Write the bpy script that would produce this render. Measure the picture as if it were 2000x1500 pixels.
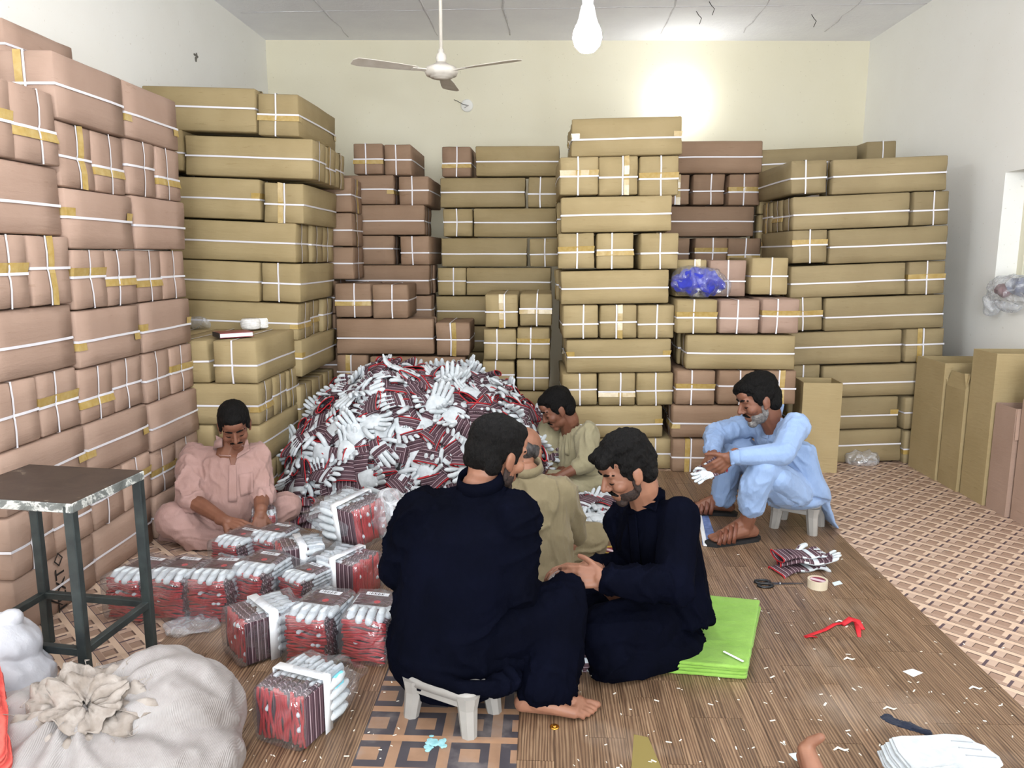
import bpy, bmesh, math, random
from mathutils import Vector, Matrix, noise, Euler
R = math.radians
for o in list(bpy.data.objects): bpy.data.objects.remove(o)
scn = bpy.context.scene
COL = scn.collection
# ------------------------------------------------------------------ camera
FPX, PITCH, YAW, CH = 1500.0, R(9.5), R(2.3), 1.5
cd = bpy.data.cameras.new('camera'); cam = bpy.data.objects.new('camera', cd); COL.objects.link(cam)
cd.sensor_width = 36; cd.lens = FPX * 36 / 2000; cd.clip_start = 0.05
cam.location = (0, 0, CH); cam.rotation_euler = (R(90) - PITCH, 0, YAW)
scn.camera = cam
# ------------------------------------------------------------------ world and exposure
wd = bpy.data.worlds.new('world'); scn.world = wd; wd.use_nodes = True
wd.node_tree.nodes['Background'].inputs[0].default_value = (0.75, 0.85, 1, 1)
wd.node_tree.nodes['Background'].inputs[1].default_value = 0.6
scn.view_settings.view_transform = 'Standard'; scn.view_settings.look = 'None'
scn.view_settings.gamma = 1; scn.view_settings.use_curve_mapping = False
scn.view_settings.exposure = 0.95
BULB, BULB_FILL, BULB_WALL = 260.0, 280.0, 34.0   # radiance of the lamps' glowing globes
# added area lamp in the unseen opening behind the camera, frontal fill
dl = bpy.data.lights.new('added_rear_fill', 'AREA'); dl.shape = 'RECTANGLE'; dl.size = 2.4; dl.size_y = 2.3; dl.energy = 170; dl.color = (.9, .955, 1)
do = bpy.data.objects.new('added_rear_fill', dl); COL.objects.link(do); do.location = (.3, -3.15, 1.3); do.rotation_euler = (R(90), 0, 0)
def ray(u, v):
    x = (u - 1000) / FPX; y = (750 - v) / FPX
    d = (x, math.cos(PITCH) + y * math.sin(PITCH), -math.sin(PITCH) + y * math.cos(PITCH))
    c, s = math.cos(YAW), math.sin(YAW)
    return Vector((c * d[0] - s * d[1], s * d[0] + c * d[1], d[2]))
EYE = Vector((0, 0, CH))
def onZ(u, v, z=0.0): d = ray(u, v); return EYE + d * ((z - CH) / d.z)
def onY(u, v, y): d = ray(u, v); return EYE + d * (y / d.y)
def onX(u, v, x): d = ray(u, v); return EYE + d * (x / d.x)
# ------------------------------------------------------------------ helpers
def C(h, a=1.0):
    h = h.lstrip('#'); r = [int(h[i:i + 2], 16) / 255 for i in (0, 2, 4)]
    return tuple(((c / 12.92) if c <= .04045 else ((c + .055) / 1.055) ** 2.4) for c in r) + (a,)
class NT:
    def __init__(s, name):
        s.m = bpy.data.materials.new(name); s.m.use_nodes = True; s.t = s.m.node_tree; s.n = s.t.nodes
        s.p = s.n['Principled BSDF']; s.out = s.n['Material Output']
    def a(s, typ, ins=None, **kw):
        n = s.n.new(typ)
        for k, v in kw.items(): setattr(n, k, v)
        for k, v in (ins or {}).items():
            if isinstance(v, bpy.types.NodeSocket): s.t.links.new(v, n.inputs[k])
            else: n.inputs[k].default_value = v
        return n
    def l(s, a, b): s.t.links.new(a, b)
    def math(s, op, a, b=0.0, c=None):
        n = s.n.new('ShaderNodeMath'); n.operation = op
        for i, v in enumerate((a, b) if c is None else (a, b, c)):
            if isinstance(v, bpy.types.NodeSocket): s.t.links.new(v, n.inputs[i])
            else: n.inputs[i].default_value = v
        return n.outputs[0]
    def mix(s, f, a, b, blend='MIX'):
        n = s.n.new('ShaderNodeMix'); n.data_type = 'RGBA'; n.blend_type = blend
        for k, v in ((0, f), (6, a), (7, b)):
            if isinstance(v, bpy.types.NodeSocket): s.t.links.new(v, n.inputs[k])
            else: n.inputs[k].default_value = v
        return n.outputs[2]
    def ramp(s, f, stops, interp='LINEAR'):
        n = s.n.new('ShaderNodeValToRGB'); n.color_ramp.interpolation = interp; e = n.color_ramp.elements
        while len(e) < len(stops): e.new(0.5)
        for i, (p, c) in enumerate(stops): e[i].position = p; e[i].color = c
        s.t.links.new(f, n.inputs[0]); return n.outputs[0]
    def coord(s, kind='Object', scale=(1, 1, 1), rot=(0, 0, 0), loc=(0, 0, 0)):
        tc = s.n.new('ShaderNodeTexCoord'); mp = s.n.new('ShaderNodeMapping')
        mp.inputs['Scale'].default_value = scale; mp.inputs['Rotation'].default_value = rot; mp.inputs['Location'].default_value = loc
        s.t.links.new(tc.outputs[kind], mp.inputs[0]); return mp.outputs[0]
    def noise(s, vec, scale, detail=3, rough=.55, dist=0.0):
        return s.a('ShaderNodeTexNoise', {'Vector': vec, 'Scale': scale, 'Detail': detail, 'Roughness': rough, 'Distortion': dist}).outputs[0]
    def bump(s, h, strength=.3, dist=.01):
        b = s.a('ShaderNodeBump', {'Height': h, 'Strength': strength, 'Distance': dist}); s.l(b.outputs[0], s.p.inputs['Normal']); return b
MATS = {}
def mat(name, c1, c2=None, scale=8, rough=.65, bump=0.0, bscale=60, bdist=.004, stretch=(1, 1, 1), rand=0.0, detail=3, metal=0, spec=.4, sheen=0, sss=0, lo=.35, hi=.65):
    if name in MATS: return MATS[name]
    t = NT(name); v = t.coord('Object', stretch); p = t.p
    c1 = C(c1) if isinstance(c1, str) else c1; col = None
    if c2:
        col = t.ramp(t.noise(v, scale, detail), [(lo, c1), (hi, C(c2) if isinstance(c2, str) else c2)])
    if rand:
        oi = t.a('ShaderNodeObjectInfo')
        f = t.math('MULTIPLY_ADD', oi.outputs['Random'], 2 * rand, 1 - rand)
        hs = t.a('ShaderNodeHueSaturation', {'Value': f})
        if col: t.l(col, hs.inputs['Color'])
        else: hs.inputs['Color'].default_value = c1
        col = hs.outputs[0]
    if col: t.l(col, p.inputs['Base Color'])
    else: p.inputs['Base Color'].default_value = c1
    p.inputs['Roughness'].default_value = rough; p.inputs['Metallic'].default_value = metal
    p.inputs['Specular IOR Level'].default_value = spec
    if sheen: p.inputs['Sheen Weight'].default_value = sheen
    if sss:
        p.inputs['Subsurface Weight'].default_value = sss; p.inputs['Subsurface Radius'].default_value = (.012, .004, .002)
    if bump: t.bump(t.noise(v, bscale, 4), bump, bdist)
    MATS[name] = t.m
    return t.m
def mobj(name, verts, faces, m=None, parent=None, smooth=False, mi=None):
    me = bpy.data.meshes.new(name); me.from_pydata([tuple(v) for v in verts], [], faces)
    ms = m if isinstance(m, (list, tuple)) else ([m] if m else [])
    for x in ms: me.materials.append(x)
    if mi: me.polygons.foreach_set('material_index', mi)
    if smooth: me.polygons.foreach_set('use_smooth', [True] * len(me.polygons))
    me.update()
    o = bpy.data.objects.new(name, me); COL.objects.link(o)
    if parent: o.parent = parent
    return o
def tag(o, label=None, cat=None, group=None, kind=None):
    for k, v in (('label', label), ('category', cat), ('group', group), ('kind', kind)):
        if v: o[k] = v
    return o
def empty(name, loc=(0, 0, 0), rz=0, label=None, cat=None, group=None):
    o = bpy.data.objects.new(name, None); COL.objects.link(o); o.location = loc; o.rotation_euler = (0, 0, rz)
    o.empty_display_size = .05
    return tag(o, label, cat, group)
def copy_tree(o, parent=None):
    c = o.copy(); COL.objects.link(c); c.parent = parent
    for ch in o.children: copy_tree(ch, c)
    return c
class MB:
    """collects simple solids into one mesh"""
    def __init__(s): s.v = []; s.f = []; s.mi = []; s.cur = 0
    def add(s, vs, fs):
        b = len(s.v); s.v += [Vector(v) for v in vs]; s.f += [tuple(i + b for i in f) for f in fs]; s.mi += [s.cur] * len(fs); return s
    def box(s, lo, hi, M=None, bev=0.0):
        (x0, y0, z0), (x1, y1, z1) = lo, hi
        if bev:
            b = bev; vs = []
            for z, i in ((z0, b), (z0 + b, 0), (z1 - b, 0), (z1, b)):
                for (x, y) in ((x0 + i + b * (i == 0) * .0 + b, y0 + i), (x1 - i - b, y0 + i), (x1 - i, y0 + i + b), (x1 - i, y1 - i - b), (x1 - i - b, y1 - i), (x0 + i + b, y1 - i), (x0 + i, y1 - i - b), (x0 + i, y0 + i + b)):
                    vs.append(Vector((x, y, z)))
            fs = [tuple(range(7, -1, -1)), tuple(range(24, 32))]
            for r in range(3):
                for k in range(8): fs.append((r * 8 + k, r * 8 + (k + 1) % 8, r * 8 + 8 + (k + 1) % 8, r * 8 + 8 + k))
        else:
            vs = [Vector(p) for p in ((x0, y0, z0), (x1, y0, z0), (x1, y1, z0), (x0, y1, z0), (x0, y0, z1), (x1, y0, z1), (x1, y1, z1), (x0, y1, z1))]
            fs = [(3, 2, 1, 0), (4, 5, 6, 7), (0, 1, 5, 4), (1, 2, 6, 5), (2, 3, 7, 6), (3, 0, 4, 7)]
        if M: vs = [M @ v for v in vs]
        return s.add(vs, fs)
    def tube(s, pts, rad, n=8, cap=True, flat=1.0, up=None):
        pts = [Vector(p) for p in pts]; m = len(pts)
        rs = rad if isinstance(rad, (list, tuple)) else [rad] * m
        vs = []; prev = None
        for i, p in enumerate(pts):
            t = (pts[min(i + 1, m - 1)] - pts[max(i - 1, 0)])
            t = t.normalized() if t.length > 1e-9 else Vector((0, 0, 1))
            if prev is None:
                a = Vector(up) if up else (Vector((0, 0, 1)) if abs(t.z) < .9 else Vector((1, 0, 0)))
            else: a = prev
            a = (a - t * a.dot(t)); a = a.normalized() if a.length > 1e-6 else t.orthogonal().normalized()
            b = t.cross(a); prev = a
            for k in range(n):
                w = 2 * math.pi * k / n
                vs.append(p + (a * math.cos(w) * flat + b * math.sin(w)) * rs[i])
        fs = []
        for i in range(m - 1):
            for k in range(n): fs.append((i * n + k, i * n + (k + 1) % n, (i + 1) * n + (k + 1) % n, (i + 1) * n + k))
        if cap: fs += [tuple(range(n - 1, -1, -1)), tuple((m - 1) * n + k for k in range(n))]
        return s.add(vs, fs)
    def cap(s, p0, r0, p1, r1, n=10, flat=1.0, up=None):
        """tapered capsule, closed"""
        p0, p1 = Vector(p0), Vector(p1); d = p1 - p0; L = d.length
        if L < 1e-6: return s.ell(p0, (r0, r0, r0))
        d /= L; pts = []; rs = []
        for a in (85, 60, 30): pts.append(p0 - d * r0 * math.sin(R(a))); rs.append(r0 * math.cos(R(a)))
        pts += [p0, p1]; rs += [r0, r1]
        for a in (30, 60, 85): pts.append(p1 + d * r1 * math.sin(R(a))); rs.append(r1 * math.cos(R(a)))
        return s.tube(pts, rs, n, True, flat, up)
    def chain(s, pts, rs, n=10, flat=1.0, up=None):
        for i in range(len(pts) - 1): s.cap(pts[i], rs[i], pts[i + 1], rs[i + 1], n, flat, up)
        return s
    def ell(s, c, r, M=None, nu=14, nv=9):
        vs = [Vector((0, 0, -1))]
        for j in range(1, nv):
            ph = -math.pi / 2 + math.pi * j / nv
            for i in range(nu): th = 2 * math.pi * i / nu; vs.append(Vector((math.cos(ph) * math.cos(th), math.cos(ph) * math.sin(th), math.sin(ph))))
        vs.append(Vector((0, 0, 1))); fs = []
        for i in range(nu): fs.append((0, 1 + (i + 1) % nu, 1 + i))
        for j in range(nv - 2):
            for i in range(nu): a = 1 + j * nu; fs.append((a + i, a + (i + 1) % nu, a + nu + (i + 1) % nu, a + nu + i))
        a = 1 + (nv - 2) * nu
        for i in range(nu): fs.append((a + i, a + (i + 1) % nu, len(vs) - 1))
        vs = [Vector((v.x * r[0], v.y * r[1], v.z * r[2])) for v in vs]
        if M: vs = [M.to_3x3() @ v for v in vs]
        return s.add([v + Vector(c) for v in vs], fs)
    def lathe(s, prof, n=24, M=None, close=False):
        vs = []; fs = []
        for r, z in prof:
            for k in range(n): w = 2 * math.pi * k / n; vs.append(Vector((r * math.cos(w), r * math.sin(w), z)))
        for i in range(len(prof) - 1):
            for k in range(n): fs.append((i * n + k, i * n + (k + 1) % n, (i + 1) * n + (k + 1) % n, (i + 1) * n + k))
        if close:
            fs += [tuple(range(n - 1, -1, -1)), tuple((len(prof) - 1) * n + k for k in range(n))]
        if M: vs = [M @ v for v in vs]
        return s.add(vs, fs)
    def grid(s, fn, nu, nv):
        vs = [fn(i / nu, j / nv) for j in range(nv + 1) for i in range(nu + 1)]; w = nu + 1
        return s.add(vs, [(j * w + i, j * w + i + 1, (j + 1) * w + i + 1, (j + 1) * w + i) for j in range(nv) for i in range(nu)])
    def build(s, name, m=None, parent=None, smooth=False): return mobj(name, s.v, s.f, m, parent, smooth, s.mi if isinstance(m, (list, tuple)) else None)
def text_mesh(name, s, size, m, parent=None, M=None, depth=.0006, res=1, align='CENTER'):
    cu = bpy.data.curves.new(name, 'FONT'); cu.body = s; cu.size = size; cu.extrude = depth; cu.resolution_u = res
    cu.align_x = align; cu.align_y = 'CENTER'
    o = bpy.data.objects.new(name, cu); COL.objects.link(o)
    me = bpy.data.meshes.new_from_object(o.evaluated_get(bpy.context.evaluated_depsgraph_get())); COL.objects.unlink(o); bpy.data.objects.remove(o)
    me.name = name; me.materials.clear(); me.materials.append(m)
    q = bpy.data.objects.new(name, me); COL.objects.link(q)
    if parent: q.parent = parent
    if M is not None: me.transform(M)
    return q
# ------------------------------------------------------------------ materials of the room
def wall_mat(name, a, b):
    t = NT(name); v = t.coord('Object')
    c = t.ramp(t.noise(v, .9, 4), [(.3, C(a)), (.7, C(b))])
    sp = t.ramp(t.noise(v, 46, 2), [(.70, (1, 1, 1, 1)), (.76, (.82, .8, .76, 1))])
    t.l(t.mix(1, c, sp, 'MULTIPLY'), t.p.inputs['Base Color']); t.p.inputs['Roughness'].default_value = .75
    t.p.inputs['Specular IOR Level'].default_value = .2
    t.bump(t.noise(v, 70, 4), .12, .004); return t.m
m_wallb = wall_mat('cream_paint', 'ece6d0', 'e6dfc6')
m_walls = wall_mat('white_paint', 'f7f6f1', 'f1efe8')
def ceil_mat():
    t = NT('ceiling_plaster'); v = t.coord('Object')
    c = t.ramp(t.noise(v, 2.2, 5), [(.3, C('f2f1f6')), (.7, C('fafafd'))])
    t.l(c, t.p.inputs['Base Color']); t.p.inputs['Roughness'].default_value = .85
    t.bump(t.noise(v, 22, 5, .7), .5, .012); return t.m
m_ceil = ceil_mat()
def wood_mat():
    t = NT('wood_print_vinyl'); tc = t.a('ShaderNodeTexCoord')
    rv = t.math('FRACT', t.math('ADD', t.a('ShaderNodeObjectInfo').outputs['Random'], t.a('ShaderNodeNewGeometry').outputs['Random Per Island']))
    rnd = t.math('MULTIPLY', rv, 37.0)
    cmb = t.a('ShaderNodeCombineXYZ', {0: rnd, 1: rnd, 2: rnd}).outputs[0]
    va = t.a('ShaderNodeVectorMath', {0: tc.outputs['Object'], 1: cmb}, operation='ADD').outputs[0]
    mp = t.a('ShaderNodeMapping', {0: va, 'Scale': (22, 1.4, 1)}).outputs[0]
    n1 = t.noise(mp, 2.2, 5, .6, 1.6); wv = t.a('ShaderNodeTexWave', {'Vector': mp, 'Scale': 1.4, 'Distortion': 9, 'Detail': 3, 'Detail Scale': .8}).outputs[1]
    f = t.math('MULTIPLY_ADD', n1, .7, t.math('MULTIPLY', wv, .3))
    c = t.ramp(f, [(.25, C('4a3626')), (.45, C('6b503a')), (.6, C('81654a')), (.8, C('9c8062'))])
    hs = t.a('ShaderNodeHueSaturation', {'Color': c, 'Saturation': .92, 'Value': t.math('MULTIPLY_ADD', rv, .30, .82)}).outputs[0]
    wc = t.a('ShaderNodeNewGeometry').outputs['Position']
    d1 = t.ramp(t.noise(wc, 3.1, 6, .7), [(.60, (1, 1, 1, 1)), (.74, (.62, .58, .56, 1))])
    hs = t.mix(1, hs, d1, 'MULTIPLY')
    w = t.ramp(t.noise(wc, 1.3, 4, .6), [(.56, (0, 0, 0, 1)), (.72, (1, 1, 1, 1))])
    hs = t.mix(t.math('MULTIPLY', w, .22), hs, C('cfc0b0'))
    t.l(hs, t.p.inputs['Base Color']); t.p.inputs['Roughness'].default_value = .38; t.p.inputs['Specular IOR Level'].default_value = .4
    t.bump(f, .08, .002); return t.m
m_wood = wood_mat()
def weave_mat():
    """flat print of interlaced beige slats with square brown holes, set diagonally"""
    t = NT('lattice_print_vinyl'); g = t.a('ShaderNodeNewGeometry').outputs['Position']
    mp = t.a('ShaderNodeMapping', {0: g, 'Rotation': (0, 0, R(45))}).outputs[0]
    sx = t.a('ShaderNodeSeparateXYZ', {0: t.a('ShaderNodeMapping', {0: mp, 'Scale': (1 / .107, 1 / .096, 1)}).outputs[0]})
    fx = t.math('FRACT', sx.outputs[0]); fy = t.math('FRACT', sx.outputs[1])
    def rect(ax, bx, ay, by, X=fx, Y=fy):
        i = lambda q, lo, hi: t.math('MULTIPLY', t.math('GREATER_THAN', q, lo), t.math('LESS_THAN', q, hi))
        return t.math('MULTIPLY', i(X, ax, bx), i(Y, ay, by))
    n = t.noise(g, 9, 4)
    base = t.mix(n, C('b09684'), C('c0a794')); light = t.mix(n, C('c4a992'), C('d4bba3')); mid = t.mix(n, C('997e6d'), C('a98e7b')); dark = C('54444a')
    c = t.mix(rect(0, 1, .035, 1), dark, base)
    c = t.mix(rect(.0, .9, .05, .24), c, mid)
    c = t.mix(rect(0, 1, .76, 1), c, light); c = t.mix(rect(.74, .92, .24, 1), c, light)
    c = t.mix(rect(.90, 1, .0, .62), c, dark)
    c = t.mix(rect(.26, .72, .26, .76), c, C('5f4b43'))
    c = t.mix(rect(.29, .72, .26, .69), c, t.mix(n, C('907564'), C('a18673')))
    wear = t.ramp(t.noise(g, 5, 5, .7), [(.62, (0, 0, 0, 1)), (.75, (1, 1, 1, 1))])
    c = t.mix(t.math('MULTIPLY', wear, .35), c, C('cdb9a8'))
    t.l(c, t.p.inputs['Base Color']); t.p.inputs['Roughness'].default_value = .5; return t.m
m_tile = weave_mat()
def parquet_mat():
    """flat print of dark squares with brown strips"""
    t = NT('parquet_print_vinyl'); g = t.a('ShaderNodeNewGeometry').outputs['Position']
    sx = t.a('ShaderNodeSeparateXYZ', {0: t.a('ShaderNodeMapping', {0: g, 'Scale': (1 / .155, 1 / .155, 1)}).outputs[0]})
    fx = t.math('FRACT', sx.outputs[0]); fy = t.math('FRACT', sx.outputs[1]); n = t.noise(g, 14, 4)
    br = t.mix(n, C('7c5f4b'), C('a5846a'))
    i = lambda q, lo, hi: t.math('MULTIPLY', t.math('GREATER_THAN', q, lo), t.math('LESS_THAN', q, hi))
    c = t.mix(i(fx, .0, .22), t.mix(n, C('3c383e'), C('4a464a')), br)
    c = t.mix(i(fy, .0, .20), c, t.mix(n, C('8f6c52'), C('b48e70')))
    sq = t.math('MULTIPLY', i(fx, .42, .82), i(fy, .40, .80)); c = t.mix(sq, c, br)
    sm = t.ramp(t.noise(g, 6, 4, .6), [(.52, (0, 0, 0, 1)), (.7, (1, 1, 1, 1))]); c = t.mix(t.math('MULTIPLY', sm, .5), c, C('8d8480'))
    t.l(c, t.p.inputs['Base Color']); t.p.inputs['Roughness'].default_value = .35; return t.m
# ------------------------------------------------------------------ room shell
XL, XR, YF, ZC = -2.69, 3.15, -3.2, 3.55
BL, BR = Vector((XL, 7.75, 0)), Vector((XR, 8.02, 0))
def slab(name, pts, thick, m):
    """a convex polygon given inside a plane, thickened along its outward normal"""
    pts = [Vector(p) for p in pts]; n = (pts[1] - pts[0]).cross(pts[2] - pts[0]).normalized() * thick; k = len(pts)
    fs = [tuple(range(k)), tuple(range(2 * k - 1, k - 1, -1))] + [(i, i + k, (i + 1) % k + k, (i + 1) % k) for i in range(k)]
    o = mobj(name, pts + [p - n for p in pts], fs, m); tag(o, kind='structure'); return o
fl = slab('floor', [(XL - .2, YF, 0), (XR + .4, YF, 0), (XR + .4, 8.4, 0), (XL - .2, 8.4, 0)], .1, m_tile)
tag(fl, 'floor sheet printed with beige lattice blocks', None)
slab('ceiling', [(XL - .1, YF, ZC), (XL - .1, 8.3, ZC), (XR + .3, 8.3, ZC), (XR + .3, YF, ZC)], .12, m_ceil)
slab('wall_left', [(XL, YF, 0), (XL, BL.y, 0), (XL, BL.y, ZC), (XL, YF, ZC)], .15, m_walls)
slab('wall_back', [BL, BR, BR + Vector((0, 0, ZC)), BL + Vector((0, 0, ZC))], .15, m_wallb)
mb = MB()
for lo, hi in (((XL, YF - .15, 0), (-.9, YF, ZC)), ((1.5, YF - .15, 0), (XR, YF, ZC)), ((-.9, YF - .15, 2.45), (1.5, YF, ZC))): mb.box(lo, hi)
tag(mb.build('wall_front', m_walls), kind='structure')
# right wall with a deep window recess
WY0, WY1, WZ0, WZ1, WD = 4.35, 5.54, 1.22, 2.06, .20
mb = MB()
for lo, hi in (((XR, YF, 0), (XR + WD, WY0, ZC)), ((XR, WY1, 0), (XR + WD, 8.2, ZC)), ((XR, WY0, 0), (XR + WD, WY1, WZ0)), ((XR, WY0, WZ1), (XR + WD, WY1, ZC))): mb.box(lo, hi)
tag(mb.build('wall_right', m_walls), kind='structure')
m_cream = mat('window_cream', 'd9d4bd', rough=.5); m_glass = mat('window_grey_glass', '9aa5a5', '86928f', 3, rough=.15)
wn = tag(empty('window_1', (XR, WY0, WZ0)), kind='structure'); x0 = WD - .06
mb = MB(); w, h = WY1 - WY0, WZ1 - WZ0
for lo, hi in (((x0, 0, 0), (x0 + .05, .06, h)), ((x0, w - .07, 0), (x0 + .05, w, h)), ((x0, 0, h - .06), (x0 + .05, w, h)), ((x0, 0, 0), (x0 + .05, w, .05)), ((x0, w / 2 - .03, 0), (x0 + .05, w / 2 + .03, h))): mb.box(lo, hi, bev=.004)
mb.build('window_frame', m_cream, wn)
for a, b in ((.06, w / 2 - .03), (w / 2 + .03, w - .07)): MB().box((x0 + .02, a, .05), (x0 + .026, b, h - .06)).build('pane', m_glass, wn)
MB().box((WD, -.05, -.05), (WD + .1, w + .05, h + .05)).build('blind_wall', m_walls, wn)
MB().box((-.02, -.04, -.02), (x0, w + .02, .012), bev=.004).build('window_sill', m_walls, wn)
# ceiling panel joints, slightly proud mortar ridges
random.seed(4)
m_mort = mat('joint_mortar', 'dedde0', 'cfcdd2', 20, rough=.9, bump=.5, bscale=40)
for k, x in enumerate((-1.95, -1.1, -.42, .28, 1.0, 1.75, 2.5)):
    pts = [(x + random.uniform(-.012, .012) + .02 * (y - 3), y, ZC) for y in [i * .16 for i in range(0, 49)]]
    mb = MB(); mb.tube(pts, [random.uniform(.004, .013) for _ in pts], 5, flat=.5); tag(mb.build('trim_%d' % (k + 1), m_mort, smooth=True), 'rough mortar ridge along a ceiling panel joint', kind='structure')
for k, y in enumerate((4.3, 5.6, 6.9)):
    pts = [(x, y + random.uniform(-.01, .01), ZC) for x in [-2.6 + i * .16 for i in range(0, 37)]]
    mb = MB(); mb.tube(pts, [random.uniform(.003, .009) for _ in pts], 5, flat=.5); tag(mb.build('trim_%d' % (k + 8), m_mort, smooth=True), 'rough mortar ridge along a ceiling panel joint', kind='structure')
# floor coverings: one thin board per printed plank, a worn parquet print between the two wood strips
pl = tag(mobj('floor', *(lambda b: (b.v, b.f))(MB().box((-1.49, YF, .0002), (-.56, 4.3, .0012)).box((-.07, YF, .0002), (1.62, 5.28, .0012)).box((-.56, 2.72, .0002), (-.07, 4.3, .0012))), mat('plank_joint', '4a3a2c', rough=.8)), 'wood-print vinyl laid down the middle of the room', kind='structure')
PW, PL_ = .056, .46
recs = []
def strip(x0, x1, ya, yb, seed):
    rr = random.Random(seed); n = max(1, round((x1 - x0) / PW)); w = (x1 - x0) / n
    for i in range(n):
        y = ya - rr.choice((0, .12, .23, .34))
        while y < yb - .02:
            a, b = max(y, ya), min(y + PL_, yb)
            if b - a > .03: recs.append((x0 + i * w, x0 + (i + 1) * w, round(a, 3), round(b, 3)))
            y += PL_
strip(-1.49, -.56, 1.75, 4.3, 1); strip(-.56, -.07, 2.72, 4.3, 2); strip(-.07, 1.62, 1.75, 5.28, 3)
recs.sort(key=lambda r: (r[3] < 2.0, r[2])); rest = MB(); meshes = {}
for i, (xa, xb, ya, yb) in enumerate(recs):
    if yb < 1.95: continue
    a, b, z = (xb - xa) / 2 - .0006, (yb - ya) / 2 - .0008, .0024
    vs = [(-a, -b, 0), (a, -b, 0), (a, b, 0), (-a, b, 0), (-a, -b, z), (a, -b, z), (a, b, z), (-a, b, z)]; fs = [(4, 5, 6, 7), (0, 1, 5, 4), (1, 2, 6, 5), (2, 3, 7, 6), (3, 0, 4, 7)]
    c = Vector(((xa + xb) / 2, (ya + yb) / 2, .001))
    if i < 300:
        k = (round(a, 3), round(b, 3))
        if k not in meshes:
            o = mobj('plank', vs, fs, m_wood, pl); meshes[k] = o.data
        else: o = bpy.data.objects.new('plank', meshes[k]); COL.objects.link(o); o.parent = pl
        o.location = c
    else: rest.add([c + Vector(v) for v in vs], fs)
tag(rest.build('far_planks', m_wood, pl), kind='stuff')
MB().box((-.56, 1.2, .0002), (-.07, 2.72, .0014)).build('parquet_sheet', parquet_mat(), pl)
# ------------------------------------------------------------------ strapped cartons
def kraft(name, a, b):
    t = NT(name); v = t.coord('Object'); oi = t.a('ShaderNodeObjectInfo')
    off = t.a('ShaderNodeVectorMath', {0: v, 1: t.a('ShaderNodeCombineXYZ', {0: t.math('MULTIPLY', oi.outputs['Random'], 19)}).outputs[0]}, operation='ADD').outputs[0]
    c = t.ramp(t.noise(off, 3.0, 4), [(.3, C(a)), (.7, C(b))])
    c = t.a('ShaderNodeHueSaturation', {'Color': c, 'Value': t.math('MULTIPLY_ADD', oi.outputs['Random'], .16, .92)}).outputs[0]
    sc = t.ramp(t.noise(t.a('ShaderNodeMapping', {0: off, 'Scale': (1.5, 1.5, 9)}).outputs[0], 6, 3), [(.66, (1, 1, 1, 1)), (.72, (.88, .86, .82, 1))])
    t.l(t.mix(1, c, sc, 'MULTIPLY'), t.p.inputs['Base Color'])
    t.p.inputs['Roughness'].default_value = .72; t.p.inputs['Specular IOR Level'].default_value = .25
    h = t.math('MULTIPLY_ADD', t.noise(t.a('ShaderNodeMapping', {0: off, 'Scale': (1, 1, 6)}).outputs[0], 9, 4), 1, t.math('MULTIPLY', t.noise(off, 120, 2), .12))
    t.bump(h, .28, .008); return t.m
K = {'tan': kraft('kraft_tan', '95835e', 'a2906b'), 'pink': kraft('kraft_pink', '9a8070', 'a58b7b'), 'red': kraft('kraft_red', '876d58', '937963'), 'olive': kraft('kraft_tan_dim', '877758', '948463')}  # olive: tan darkened, the right stack's weaker light put into the colour
m_strap = mat('white_strapping', 'd9d6da', rough=.35, spec=.5)
m_tape = mat('brown_packing_tape', 'a68a4c', 'b39a62', 30, rough=.22, spec=.6)
NB = [0]
sg = lambda q: 1.0 if q > 0 else -1.0
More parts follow.
